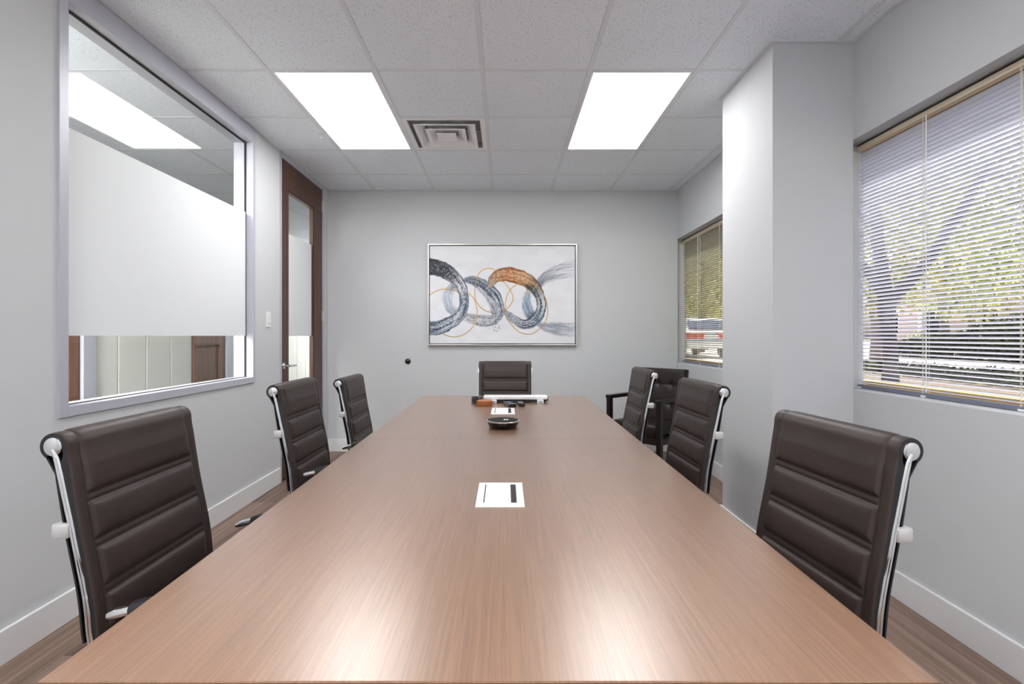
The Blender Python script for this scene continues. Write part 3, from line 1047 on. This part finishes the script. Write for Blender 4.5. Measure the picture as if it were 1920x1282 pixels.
    for s_ in (-1, 1):
        q.box(px - 0.038, px - 0.004, s_ * 0.202 - 0.007, s_ * 0.202 + 0.007, zx - 0.015, zx + 0.015, bev=0.005)
    q.box(px - 0.038, px - 0.026, -0.202, 0.202, zx - 0.014, zx + 0.014, bev=0.004)
    stretch = q.mesh('back_stretcher', M['satin'], True, 40)
    arms = []
    for s_ in (-1, 1):
        ya = s_ * 0.228
        loop = catmull([(0.135 - 0.30, ya, 0.646), (0.17 - 0.30, ya, 0.655), (0.25 - 0.30, ya, 0.670), (0.36 - 0.30, ya, 0.676), (0.425 - 0.30, ya, 0.664), (0.445 - 0.30, ya, 0.63),
                        (0.435 - 0.30, ya, 0.57), (0.42 - 0.30, ya * 0.98, 0.50), (0.41 - 0.30, s_ * 0.212, 0.470)], 0.012)
        rr = [0.0135] * len(loop)
        rr[0] = 0.0095
        rr[1] = 0.0128
        fr = MB().tube(loop, rr, 14, side=(0, 1, 0), flat=0.72)
        # rear strut from arm down to the seat rail
        fr.tube(catmull([(0.20 - 0.30, ya, 0.655), (0.205 - 0.30, ya, 0.60), (0.21 - 0.30, s_ * 0.222, 0.53), (0.215 - 0.30, s_ * 0.210, 0.470)], 0.015), 0.009, 10)
        pad = [p for p in loop if p.x > 0.165 - 0.30 and p.z > 0.655]
        pd = MB().tube(pad, [0.016] + [0.0185] * (len(pad) - 2) + [0.016], 14, side=(0, 1, 0), flat=0.85)
        arms.append((fr.mesh('arm_frame', M['chrome'], True, 60), pd.mesh('arm_sleeve', M['piping'], True, 60)))
    # under-seat spider, lift, base
    q = MB()
    q.box(-0.11, 0.12, -0.07, 0.07, 0.405, 0.445, bev=0.01)
    q.box(-0.04, -0.01, -0.202, 0.202, 0.44, 0.462, bev=0.004)
    q.box(0.10, 0.13, -0.202, 0.202, 0.44, 0.462, bev=0.004)
    mech = q.mesh('seat_mechanism', M['satin'], True, 40)
    col = MB().lathe([(0.028, 0.10), (0.028, 0.26), (0.016, 0.262), (0.016, 0.41)], 20).mesh('gas_lift', M['chrome'], True)
    hub = MB().lathe([(0.04, 0.085), (0.043, 0.10), (0.035, 0.135), (0.029, 0.14)], 24).mesh('base_hub', M['chrome'], True)
    legs, casters = [], []
    leg = MB().tube([(0.03, 0, 0.112), (0.12, 0, 0.108), (0.22, 0, 0.092), (0.295, 0, 0.075)], [0.022, 0.020, 0.017, 0.012], 12, side=(0, 1, 0), flat=0.7).mesh('base_leg', M['chrome'], True)
    q = MB()
    for s_ in (-1, 1):
        q.lathe([(0.022, -0.007), (0.027, -0.005), (0.027, 0.005), (0.022, 0.007)], 18, (0.285, s_ * 0.014, 0.027), 'Y')
    q.tube([(0.29, 0, 0.03), (0.292, 0, 0.075)], 0.006, 8)
    q.box(0.268, 0.302, -0.006, 0.006, 0.022, 0.056, bev=0.004)
    cast = q.mesh('caster', M['black'], True, 40)
    return dict(liner=liner, back=back, seat=seat, rails=rails, roll=roll, stretch=stretch, arms=arms, mech=mech, col=col, hub=hub, leg=leg, cast=cast)

CP = chair_mesh_parts()
CH_GROUP = 'ribbed leather chairs around the conference table'
def make_chair(label):
    t = thing('office_chair', label, 'chair', (0, 0, 0), 0, CH_GROUP)
    link('backrest', CP['back'], t)
    link('seat', CP['seat'], t)
    link('back_liner', CP['liner'], t)
    for r_ in CP['rails']:
        link('side_rail', r_, t)
    link('top_roll', CP['roll'], t)
    link('back_stretcher', CP['stretch'], t)
    for a, p in CP['arms']:
        ao = link('armrest', a, t)
        link('arm_sleeve', p, ao)
    link('seat_mechanism', CP['mech'], t)
    link('gas_lift', CP['col'], t)
    hb = link('base_hub', CP['hub'], t)
    for k in range(5):
        for nm, me in (('base_leg', CP['leg']), ('caster', CP['cast'])):
            o = link(nm, me, t)
            o.rotation_euler = (0, 0, 2 * math.pi * k / 5 + 0.2)
    return t
proto = make_chair('dark brown ribbed leather chair at the near left of the table, close to camera')
UPPER = ('back_liner', 'backrest', 'seat', 'side_rail', 'top_roll', 'back_stretcher', 'armrest', 'seat_mechanism')
def place_chair(x, y, rot, label, dz=0.0, first=False, spin=0.0, arm_dx=0.0):
    o = proto if first else copy_tree(proto)
    o.location = (x, y, 0)
    o.rotation_euler = (0, 0, math.radians(rot))
    o['label'] = label
    for ch_ in o.children:
        base_n = ch_.name.split('.')[0]
        if base_n in UPPER:
            ch_.location.z = dz
        if base_n == 'armrest':
            ch_.location.x = arm_dx
        if base_n in ('base_leg', 'caster'):
            ch_.rotation_euler.z += spin
    return o
place_chair(-0.590, 1.190, 0, 'ribbed brown leather chair nearest the camera under the interior window', first=True)
place_chair(-0.606, 2.165, 0, 'bluish-lit ribbed leather chair in front of the wooden door, second from the camera', spin=0.3)
place_chair(-0.600, 2.915, 0, 'lower-set ribbed leather chair nearest the door hinges at the far left corner', dz=-0.04, spin=0.6)
place_chair(0.492, 1.172, 185.5, 'large ribbed leather chair nearest the camera under the big window blind', dz=-0.012, spin=0.1, arm_dx=0.07)
place_chair(0.535, 2.125, 182.0, 'ribbed leather chair standing in front of the column side face', spin=0.5, arm_dx=0.07)
place_chair(0.522, 2.970, 180.0, 'ribbed leather chair in front of the dark wooden armchair', spin=0.9, arm_dx=0.07)
place_chair(0.000, 3.530, -90.0, 'ribbed leather chair at the table head below the painting', dz=0.0, spin=0.2)

# ---------------------------------------------------------------- guest armchair in the corner
fd = Vector((-0.75, -0.66)).normalized()
rotz = math.atan2(fd.y, fd.x)
gc = thing('armchair', 'dark wood armchair with button-tufted espresso leather, in the far corner', 'armchair', (1.245, 4.345, 0), rotz)
# local: +x forward, y width; origin under the seat centre
W2c = 0.27
def tuft_back():
    nx, nz = 57, 53
    half, hgt = 0.235, 0.46
    btn = [(y, z) for z in (0.15, 0.32) for y in (-0.12, 0.0, 0.12)]
    mb = MB()
    v, f = [], []
    for side in (0, 1):
        for j in range(nz):
            for i_ in range(nx):
                y = -half + 2 * half * i_ / (nx - 1)
                z = hgt * j / (nz - 1)
                ey = min(half - abs(y), 0.03) / 0.03
                ez = min(min(z, hgt - z), 0.03) / 0.03
                rnd = math.sqrt(max(0.0, 1 - (1 - ey) ** 2)) * math.sqrt(max(0.0, 1 - (1 - ez) ** 2))
                x = 0.032 + 0.016 * rnd
                if side == 0:
                    for (by, bz) in btn:
                        d = math.hypot(y - by, z - bz)
                        x -= 0.024 * math.exp(-(d / 0.022) ** 1.3)
                    for bz in (0.15, 0.32):
                        x -= 0.004 * math.exp(-((z - bz) / 0.006) ** 2) * (1 if abs(y) < 0.225 else 0)
                    v.append((x, y, z))
                else:
                    v.append((-0.02 - 0.016 * rnd, y, z))
    K = nx * nz
    for j in range(nz - 1):
        for i_ in range(nx - 1):
            a = j * nx + i_
            f.append((a, a + 1, a + nx + 1, a + nx))
            f.append((K + a, K + a + nx, K + a + nx + 1, K + a + 1))
    for j in range(nz - 1):
        for i_ in (0, nx - 1):
            a = j * nx + i_
            f.append((a, a + nx, K + a + nx, K + a))
    for i_ in range(nx - 1):
        for j in (0, nz - 1):
            a = j * nx + i_
            f.append((a, K + a, K + a + 1, a + 1))
    lean = math.radians(9)
    vv = []
    for (x, y, z) in v:
        vv.append((-0.145 + x * math.cos(lean) - z * math.sin(lean), y, 0.435 + z * math.cos(lean) + x * math.sin(lean)))
    mb.v, mb.f, mb.mi = vv, f, [0] * len(f)
    bo = mb.build('backrest', M['dark_leather'], gc, True, 60)
    q = []
    for (by, bz) in btn:
        x, z = 0.028, bz
        p = (-0.145 + x * math.cos(lean) - z * math.sin(lean), by, 0.435 + z * math.cos(lean) + x * math.sin(lean))
        MB().lathe([(0.008, -0.003), (0.009, 0.0), (0.006, 0.004), (0.001, 0.005)], 14, p, 'X').build('button', M['dark_leather'], bo, True)
tuft_back()
MB().box(-0.15, 0.25, -0.215, 0.215, 0.355, 0.462, bev=0.022).build('seat', M['dark_leather'], gc, True, 50)
MB().box(-0.16, 0.235, -0.21, 0.21, 0.30, 0.355, bev=0.004).build('seat_frame', M['dark_wood'], gc)
for s_ in (-1, 1):
    MB().box(0.215, 0.257, s_ * 0.243 - 0.02, s_ * 0.243 + 0.02, 0, 0.665, bev=0.003).build('leg', M['dark_wood'], gc)
    q = MB()
    q.obox((-0.182, s_ * 0.243, 0.33), (1, 0, 0.12), (0, 1, 0), (-0.12, 0, 1), 0.02, 0.02, 0.333)
    q.build('leg', M['dark_wood'], gc)
    MB().box(-0.22, 0.262, s_ * 0.243 - 0.026, s_ * 0.243 + 0.026, 0.640, 0.672, bev=0.006).build('armrest', M['dark_wood'], gc)
    MB().box(-0.18, 0.22, s_ * 0.232 - 0.012, s_ * 0.232 + 0.012, 0.30, 0.35).build('side_rail', M['dark_wood'], gc)

# ---------------------------------------------------------------- painting
ax0, ax1, az0, az1 = -0.786, 0.731, 1.083, 2.115
art = thing('framed_painting', 'wide silver-framed abstract painting of grey, copper and gold rings on back wall', 'painting', ((ax0 + ax1) / 2, YB, az0))
aw, ah = (ax1 - ax0) / 2, az1 - az0
q = MB()
FW = 0.014
for (a, b, c, d) in ((-aw, -aw + FW, 0, ah), (aw - FW, aw, 0, ah), (-aw + FW, aw - FW, 0, FW), (-aw + FW, aw - FW, ah - FW, ah)):
    q.box(a, b, -0.045, 0.0, c, d, bev=0.0015)
q.build('frame', M['silver_frame'], art)
MB().box(-aw + FW, aw - FW, -0.012, -0.002, FW, ah - FW).build('backing', M['black'], art)

def vnoise(x, y, seed):
    xi, yi = np.floor(x).astype(int), np.floor(y).astype(int)
    fx, fy = x - xi, y - yi
    fx = fx * fx * (3 - 2 * fx)
    fy = fy * fy * (3 - 2 * fy)
    def h(a, b):
        k = (a * 374761393 + b * 668265263 + seed * 974634777) & 0x7fffffff
        k = ((k ^ (k >> 13)) * 1274126177) & 0x7fffffff
        return ((k ^ (k >> 16)) & 0xffff) / 65535.0
    return (h(xi, yi) * (1 - fx) + h(xi + 1, yi) * fx) * (1 - fy) + (h(xi, yi + 1) * (1 - fx) + h(xi + 1, yi + 1) * fx) * fy

def smooth(a, b, x):
    t = np.clip((x - a) / (b - a), 0, 1)
    return t * t * (3 - 2 * t)

def paint_canvas():
    U0, U1, V0, V1 = 140.0, 1586.0, 176.0, 1138.0
    nu, nv = 482, 322
    u = np.linspace(U0, U1, nu)
    v = np.linspace(V0, V1, nv)
    UU, VV = np.meshgrid(u, v)
    UU, VV = UU.ravel(), VV.ravel()
    base = np.array([226, 227, 232.0])
    img = np.tile(base, (UU.size, 1)) + ((vnoise(UU / 90, VV / 60, 3) - 0.5) * 8)[:, None]
    # wobble so that edges look brushed
    wu = UU + (vnoise(UU / 30, VV / 30, 11) - 0.5) * 10 + (vnoise(UU / 8, VV / 8, 12) - 0.5) * 5
    wv = VV + (vnoise(UU / 30, VV / 30, 13) - 0.5) * 10 + (vnoise(UU / 8, VV / 8, 14) - 0.5) * 5
    def stroke(pts, cols, seed, soft=10.0, alpha=1.0, streak=0.5, speck=0.0, dry=0.0, wob=True, clean=False):
        nonlocal img
        P = catmull([(p[0], p[1], p[2] * (1.0 if clean else 1.08)) for p in pts], 12)
        A = np.array([[p.x, p.y, p.z] for p in P])
        X, Y = (wu, wv) if wob else (UU, VV)
        best = np.full(UU.size, 1e9)
        tt = np.zeros(UU.size)
        off = np.zeros(UU.size)
        hw = np.ones(UU.size)
        n = len(A) - 1
        for k in range(n):
            a, b = A[k], A[k + 1]
            d = b[:2] - a[:2]
            L2 = max((d * d).sum(), 1e-6)
            t = np.clip(((X - a[0]) * d[0] + (Y - a[1]) * d[1]) / L2, 0, 1)
            px, py = a[0] + t * d[0], a[1] + t * d[1]
            dist = np.hypot(X - px, Y - py)
            w_ = a[2] + t * (b[2] - a[2])
            m_ = dist < best
            best[m_] = dist[m_]
            tt[m_] = ((k + t) / n)[m_]
            sg = np.sign((X - px) * -d[1] + (Y - py) * d[0])
            off[m_] = (sg * dist)[m_]
            hw[m_] = w_[m_]
        cov = 1 - smooth(hw - soft, hw + soft * 0.5, best)
        rel = off / hw
        st = vnoise(rel * 7 + 50, tt * 5 + 5, seed) * 0.6 + vnoise(rel * 22 + 80, tt * 9 + 3, seed + 1) * 0.4
        ts = np.array([c[0] for c in cols])
        c1 = np.array([c[1] for c in cols], float)
        c2 = np.array([c[2] for c in cols], float)
        col1 = np.stack([np.interp(tt, ts, c1[:, q_]) for q_ in range(3)], 1)
        col2 = np.stack([np.interp(tt, ts, c2[:, q_]) for q_ in range(3)], 1)
        if clean:
            mixv = np.full(UU.size, 0.5)
        else:
            mixv = smooth(0.5 - 0.5 * streak, 0.5 + 0.5 * streak, st)
        c = col1 + (col2 - col1) * mixv[:, None]
        if speck:
            sp = vnoise(UU / 5.0, VV / 6.5, seed + 7) * 0.6 + vnoise(UU / 11.0, VV / 11.0, seed + 8) * 0.4
            spa = smooth(0.60, 0.66, sp) * speck * np.clip(1.2 - np.abs(rel), 0, 1)
            c = c + (np.array([232, 233, 236.0]) - c) * spa[:, None]
            spd = smooth(0.64, 0.7, 1 - sp) * speck * 0.7
            c = c + (np.array([28, 32, 42.0]) - c) * spd[:, None]
        if not clean:
            edge = smooth(0.72, 0.98, np.abs(rel)) * 0.45
            c = c * (1 - edge[:, None] * 0.5)
        al = cov * alpha
        if dry:
            al = al * (1 - dry * smooth(0.42, 0.7, st))
        img = img + (c - img) * np.clip(al, 0, 1)[:, None]
    B0, B1, B2 = (30, 33, 43), (58, 66, 82), (96, 110, 130)
    G0, G1, WH = (150, 154, 164), (190, 192, 200), (222, 224, 229)
    # faint limbs leaving to the right
    stroke([(1215, 570, 30), (1290, 490, 48), (1400, 440, 62), (1500, 415, 70), (1640, 395, 80)], [(0, (52, 58, 70), (80, 88, 102)), (.35, (120, 124, 134), (185, 188, 196)), (.7, (170, 176, 188), WH), (1, (215, 217, 224), (226, 227, 232))], 21, 26, 0.95, 0.6, 0, 0.35)
    stroke([(1240, 955, 30), (1330, 985, 48), (1430, 995, 60), (1530, 1000, 62), (1640, 1000, 60)], [(0, (110, 120, 136), (150, 158, 172)), (.5, (125, 133, 148), (175, 180, 190)), (1, (200, 204, 212), WH)], 22, 24, 0.9, 0.6, 0, 0.35)
    # pale blue arc behind the first ring
    stroke([(420, 545, 30), (350, 600, 40), (315, 690, 42), (335, 780, 42), (420, 850, 40)], [(0, (70, 84, 104), (120, 134, 152)), (.4, (170, 182, 198), (208, 214, 224)), (1, (120, 136, 156), (190, 198, 210))], 23, 18, 0.9, 0.6, 0, 0.3)
    # inner blue of the copper ring
    stroke([(1130, 610, 26), (1105, 710, 38), (1115, 800, 48), (1165, 880, 50)], [(0, (150, 146, 140), (196, 194, 192)), (.4, (108, 132, 160), (178, 192, 208)), (.75, (96, 120, 150), (160, 176, 196)), (1, (40, 48, 62), (70, 82, 102))], 24, 16, 0.9, 0.6, 0.15, 0.2)
    # middle ring
    stroke([(505, 512, 30), (590, 520, 46), (690, 585, 62), (775, 670, 66), (825, 775, 50), (818, 860, 46), (750, 912, 50), (640, 912, 52), (500, 878, 36)],
           [(0, (86, 98, 116), (160, 166, 178)), (.2, (62, 76, 96), (150, 158, 170)), (.42, (56, 66, 84), (196, 200, 208)), (.58, (70, 80, 98), (190, 194, 202)), (.72, (120, 126, 138), (190, 190, 196)), (1, (158, 158, 168), (208, 208, 214))], 25, 12, 1.0, 0.55, 0.55)
    stroke([(625, 590, 12), (700, 665, 22), (745, 750, 22), (775, 830, 22)], [(0, (190, 192, 198), WH), (.6, (120, 126, 138), WH), (1, (60, 66, 78), (200, 203, 210))], 26, 10, 0.85, 0.6, 0.3)
    # big dark first ring
    stroke([(90, 380, 76), (180, 385, 76), (290, 420, 72), (385, 490, 62), (450, 580, 52), (482, 690, 44), (475, 790, 44), (420, 880, 52), (320, 945, 62), (220, 985, 64), (90, 995, 62)],
           [(0, (18, 20, 28), (46, 48, 58)), (.2, (30, 33, 43), (90, 94, 106)), (.34, (52, 56, 68), (214, 216, 222)), (.44, (60, 70, 88), (216, 219, 225)), (.54, (44, 56, 76), (120, 134, 154)), (.66, (60, 72, 92), (200, 205, 214)), (.8, (52, 62, 80), (178, 186, 198)), (1, (34, 44, 60), (120, 136, 156))], 27, 9, 1.0, 0.5, 0.6)
    # copper ring
    stroke([(735, 570, 30), (790, 490, 50), (890, 455, 66), (1010, 475, 70), (1120, 525, 66), (1200, 605, 54), (1250, 715, 44), (1245, 820, 46), (1190, 905, 50), (1090, 950, 46), (985, 905, 40), (885, 820, 24)],
           [(0, (120, 132, 148), (176, 140, 110)), (.1, (150, 100, 66), (188, 140, 100)), (.2, (150, 84, 44), (200, 140, 92)), (.33, (146, 80, 40), (216, 178, 140)), (.40, (60, 50, 46), (150, 110, 80)), (.46, (40, 44, 54), (130, 134, 142)), (.56, (60, 68, 84), (220, 222, 227)), (.68, (52, 66, 88), (170, 180, 194)), (.78, (44, 54, 72), (170, 176, 188)), (.9, (130, 136, 148), (206, 208, 214)), (1, (110, 118, 132), (160, 168, 180))], 28, 9, 1.0, 0.5, 0.5)
    # splatter below the middle ring
    sp = vnoise(UU / 5.0, VV / 5.0, 91)
    mk = smooth(0.74, 0.80, sp) * np.exp(-(((UU - 800) / 70) ** 2 + ((VV - 985) / 38) ** 2))
    img = img + (np.array([60, 64, 74.0]) - img) * mk[:, None]
    gold = [(0, (204, 156, 74), (204, 156, 74)), (.5, (218, 172, 96), (190, 140, 66)), (1, (180, 134, 70), (180, 134, 70))]
    for pts in ([(120, 672), (220, 615), (320, 603), (420, 625)], [(525, 640), (580, 700), (608, 790), (604, 880), (560, 985), (480, 1050), (390, 1075), (320, 1065), (262, 1040)],
                [(800, 420), (740, 398), (670, 410), (615, 475), (592, 590), (590, 690), (630, 765), (700, 818), (765, 832)],
                [(880, 530), (940, 610), (970, 690), (940, 765), (880, 812)],
                [(890, 800), (900, 700), (940, 610), (1020, 550), (1120, 530), (1220, 580), (1290, 690), (1315, 800), (1302, 900), (1250, 980), (1150, 1045), (1040, 1030), (960, 960), (900, 880), (885, 800)]):
        stroke([(a, b, 4.9) for a, b in pts], gold, 31, 3.5, 0.95, 0.5, wob=False, clean=True)
    img = np.clip(img, 0, 255) / 255.0
    L = np.where(img <= 0.04045, img / 12.92, ((img + 0.055) / 1.055) ** 2.4)
    # geometry: a fine grid, thick paint slightly proud of the canvas
    cw_, chh = aw - FW - 0.008, (ah - 2 * FW - 0.016)
    X = (UU - U0) / (U1 - U0) * 2 * cw_ - cw_
    Z = FW + 0.008 + (1 - (VV - V0) / (V1 - V0)) * chh
    dark = 1 - img.mean(1)
    Y = -0.036 - 0.0012 * np.clip(dark, 0, 0.6)
    verts = np.stack([X, Y, Z], 1)
    I = (np.arange(nv - 1)[:, None] * nu + np.arange(nu - 1)[None, :]).ravel()
    faces = np.stack([I, I + nu, I + nu + 1, I + 1], 1)
    me = bpy.data.meshes.new('canvas')
    me.vertices.add(len(verts))
    me.vertices.foreach_set('co', verts.ravel())
    me.loops.add(faces.size)
    me.polygons.add(len(faces))
    me.polygons.foreach_set('loop_start', np.arange(0, faces.size, 4))
    me.loops.foreach_set('vertex_index', faces.ravel())
    me.update(calc_edges=True)
    at = me.color_attributes.new('paint', 'FLOAT_COLOR', 'POINT')
    at.data.foreach_set('color', np.concatenate([L, np.ones((len(L), 1))], 1).ravel())
    m, nt, b = new_mat('painted_canvas')
    an = nt.nodes.new('ShaderNodeAttribute')
    an.attribute_name = 'paint'
    nt.links.new(an.outputs['Color'], b.inputs['Base Color'])
    b.inputs['Roughness'].default_value = 0.5
    b.inputs['Specular IOR Level'].default_value = 0.3
    me.materials.append(m)
    o = link('canvas', me, art)
    MB().box(-cw_, cw_, -0.035, -0.014, FW + 0.008, FW + 0.008 + chh).build('stretcher_frame', M['white_paint'], art)
paint_canvas()

# ---------------------------------------------------------------- outside
GZ = 0.40
def slab(name, x0, x1, y0, y1, z1, m, th=0.2):
    return struct(MB().box(x0, x1, y0, y1, z1 - th, z1).build(name, m))
slab('ground', XO + 0.02, 90, -30, 120, GZ - 0.06, M['grass'], 0.4)
slab('ground_mulch_bed', XO + 0.02, 7.7, -6, 15, GZ, M['mulch'])
slab('pavement_walk', 9.3, 14.5, -8, 15, GZ - 0.02, M['concrete'])
slab('pavement_parking', 6.6, 60, 15, 70, GZ - 0.02, M['concrete'])

def leaf_cloud(blobs, n, size, name, material, parent=None, seed=1):
    r = np.random.default_rng(seed)
    vol = np.array([b[3] * b[4] * b[5] for b in blobs]) ** 0.8
    pick = r.choice(len(blobs), n, p=vol / vol.sum())
    B = np.array(blobs)[pick]
    d = r.normal(size=(n, 3))
    d /= np.linalg.norm(d, axis=1)[:, None]
    rad = r.random(n) ** 0.45
    c = B[:, :3] + d * rad[:, None] * B[:, 3:6]
    a = r.normal(size=(n, 3)); a /= np.linalg.norm(a, axis=1)[:, None]
    b = np.cross(a, r.normal(size=(n, 3))); b /= np.linalg.norm(b, axis=1)[:, None]
    s = size * (0.6 + 0.8 * r.random(n))[:, None]
    q = np.stack([c - a * s, c + b * s * 0.5, c + a * s, c - b * s * 0.5], 1).reshape(-1, 3)
    f = np.arange(n * 4).reshape(-1, 4)
    me = bpy.data.meshes.new(name)
    me.from_pydata(q.tolist(), [], f.tolist())
    me.materials.append(material)
    o = link(name, me, parent)
    if parent is not None:
        o['kind'] = 'stuff'
    return o

def tree(label, x, y, limbs, blobs, n, size, m, seed, group=None):
    t = thing('tree', label, 'tree', (x, y, GZ), 0, group)
    for k, (pts, rr) in enumerate(limbs):
        MB().tube(catmull(pts, 0.12), list(np.interp(np.linspace(0, 1, len(catmull(pts, 0.12))), np.linspace(0, 1, len(rr)), rr)), 10).build('trunk' if k == 0 else 'branch', M['bark'], t, True)
    leaf_cloud(blobs, n, size, 'crown', m, t, seed)
    return t
tree('forked grey tree trunk close outside the big window blind', 4.80, 6.30,
     [([(0, 0, -0.1), (0.02, 0.0, 0.5), (-0.03, 0, 1.05), (-0.02, 0, 1.3)], [0.12, 0.085, 0.075, 0.11]),
      ([(-0.02, 0, 1.15), (-0.05, 0.08, 1.75), (-0.10, 0.12, 2.5), (-0.2, 0.2, 3.6)], [0.085, 0.065, 0.058, 0.04]),
      ([(0.0, 0, 1.2), (0.24, -0.20, 1.6), (0.42, -0.34, 2.0), (0.8, -0.6, 2.9)], [0.075, 0.058, 0.05, 0.03]),
      ([(-0.02, 0, 1.2), (-0.14, 0.12, 1.55), (-0.36, 0.3, 2.0), (-0.6, 0.5, 2.8)], [0.07, 0.055, 0.045, 0.03])],
     [(0.3, 0, 3.6, 2.0, 2.0, 1.2), (-0.8, 0.8, 4.2, 1.6, 1.6, 1.2), (1.2, -0.8, 3.3, 1.3, 1.3, 0.9)], 9000, 0.05, M['leaf'], 5)
specs = [
    (11.6, 10.6, 'leaf', 'lime green tree beyond the walk, seen through the middle of the big blind'),
    (12.2, 16.6, 'leaf_gold', 'golden green tree behind the forked trunk'),
    (17.2, 13.0, 'leaf', 'spreading lime tree beyond the walk, toward the outer edge of the big blind'),
    (17.6, 20.2, 'leaf', 'tall light green tree in the distance behind the forked trunk'),
    (22.6, 24.4, 'leaf_gold', 'far golden tree at the back of the garden'),
    (22.6, 16.8, 'leaf', 'far lime tree standing before the white columned building'),
    (9.8, 25.2, 'leaf_gold', 'golden tree behind the parked car, seen through the corner blind'),
    (12.4, 31.2, 'leaf', 'green tree far behind the parked car'),
    (6.4, 31.0, 'leaf_gold', 'golden tree left of the parked car beyond the corner blind'),
    (17.0, 6.6, 'leaf', 'lime tree beyond the walk near the outer end of the building'),
]
for k, (x_, y_, lm, lb) in enumerate(specs):
    h = 1.0 + 0.25 * random.random()
    tree(lb, x_, y_, [([(0, 0, -0.1), (0.05, 0.02, 1.0), (-0.04, 0.05, 2.0 * h), (0.1, 0, 4.0 * h)], [0.19, 0.15, 0.13, 0.06]),
                      ([(0, 0.02, 1.6), (0.5, -0.3, 2.4), (1.0, -0.5, 3.4)], [0.08, 0.06, 0.03])],
         [(0, 0, 4.3 * h, 2.6, 2.6, 1.7), (1.1, -1.0, 3.3 * h, 1.5, 1.5, 1.3), (-1.0, 1.0, 3.2 * h, 1.6, 1.6, 1.4), (0.2, 0.3, 6.0 * h, 1.9, 1.9, 1.5), (-0.3, -0.6, 2.3, 1.7, 1.7, 0.9)],
         5600, 0.10, M[lm], 40 + k)
hd = leaf_cloud([(0, -2.4, 0.75, 0.9, 1.3, 0.85), (0.2, -1.0, 0.6, 0.9, 1.3, 0.7), (0, 0.6, 0.45, 0.8, 1.2, 0.55), (0.1, 2.0, 0.35, 0.7, 1.2, 0.4), (0, -3.8, 0.85, 0.9, 1.2, 0.9)], 14000, 0.07, 'hedge', M['leaf_dark'], None, 77)
hd.location = (15.9, 17.6, GZ - 0.05)
tag(hd, 'dark green hedge beyond the pale walk, rising towards the outer edge of the big window', 'hedge')
hd = leaf_cloud([(0, k * 1.2, 0.45, 0.7, 0.8, 0.65) for k in range(-5, 9)], 9000, 0.09, 'hedge', M['leaf'], None, 78)
hd.location = (24.4, 20.0, GZ - 0.06)
tag(hd, 'long pale hedge in front of the far columned building', 'hedge')

hd = leaf_cloud([(0.15 * (k % 2), k * 0.9, 0.06, 0.55, 0.7, 0.20) for k in range(-3, 6)], 9000, 0.05, 'hedge', M['leaf_dark'], None, 79)
hd.location = (8.6, 8.2, GZ - 0.03)
tag(hd, 'low dark groundcover strip between the mulch bed and the pale walk', 'hedge')

# far building with white columns
nb = thing('neighbour_building', 'pale single storey building with white columns behind the garden trees', 'building', (27, 22, GZ))
MB().box(0, 8, -14, 14, -0.1, 3.6).build('wall', mat('pinkish_render', S(206, 186, 176), 0.8), nb)
MB().box(-1.6, 8.4, -14.5, 14.5, 3.6, 4.1).build('roof', M['white_paint'], nb)
for k in range(8):
    MB().lathe([(0.28, -0.1), (0.28, 0.1), (0.2, 0.15), (0.18, 3.5), (0.26, 3.6)], 16, (-1.2, -13 + k * 3.7, 0)).build('column', M['white_paint'], nb, True)
    wo = MB().box(-0.03, 0.02, -12.0 + k * 3.5, -10.2 + k * 3.5, 0.9, 2.5).build('window', M['white_paint'], nb)
    MB().box(-0.04, -0.02, -11.9 + k * 3.5, -10.3 + k * 3.5, 1.0, 2.4).build('pane', M['black_gloss'], wo)

# parked car, rear towards the window
car = thing('parked_car', 'parked car with bright red tail lights seen through the corner window blind', 'car', (7.35, 18.0, GZ), 0)
paint = mat('silver_blue_car_paint', S(196, 204, 220), 0.3, coat=0.6)
prof = [(0.0, 0.32), (0.0, 0.62), (0.04, 0.92), (0.22, 0.98), (0.62, 1.40), (1.2, 1.47), (2.4, 1.44), (3.1, 1.02), (4.2, 0.88), (4.42, 0.65), (4.42, 0.32)]
bm = bmesh.new()
lv, rv = [], []
for (yy, zz) in prof:
    hwid = 0.89 if zz < 1.03 else 0.89 - (zz - 1.0) * 0.38
    lv.append(bm.verts.new((-hwid, yy, zz)))
    rv.append(bm.verts.new((hwid, yy, zz)))
for k in range(len(prof)):
    j = (k + 1) % len(prof)
    bm.faces.new((lv[k], lv[j], rv[j], rv[k]))
bm.faces.new(lv[::-1]); bm.faces.new(rv)
bmesh.ops.bevel(bm, geom=list(bm.edges), offset=0.05, segments=2, profile=0.5, affect='EDGES', clamp_overlap=True)
q = MB(); q.bm(bm); q.build('body', paint, car, True, 40)
glass_dark = mat('tinted_car_glass', S(70, 92, 130), 0.08)
q = MB()
q.obox((0, 0.40, 1.215), (1, 0, 0), (0, 0.40, 0.42), (0, -0.42, 0.40), 0.66, 0.20, 0.012)
q.build('rear_window', glass_dark, car)
for s_ in (-1, 1):
    q = MB(); q.box(min(s_ * 0.80, s_ * 0.885), max(s_ * 0.80, s_ * 0.885), 0.95, 2.55, 1.06, 1.30); q.build('side_window', glass_dark, car)
    q = MB(); q.box(min(s_ * 0.22, s_ * 0.88), max(s_ * 0.22, s_ * 0.88), -0.02, 0.10, 0.70, 0.88, bev=0.02); q.build('tail_light', mat('red_tail_light', S(215, 40, 40), 0.2), car, True)
    for wy_ in (0.85, 3.55):
        MB().lathe([(0.22, -0.1), (0.32, -0.09), (0.32, 0.09), (0.22, 0.1)], 24, (s_ * 0.80, wy_, 0.32), 'X').build('wheel', M['black'], car, True)
MB().box(-0.86, 0.86, -0.06, 0.1, 0.36, 0.60, bev=0.04).build('bumper', M['white_paint'], car, True)
MB().box(-0.26, 0.26, -0.025, 0.0, 0.70, 0.82).build('number_plate', M['white_paint'], car)
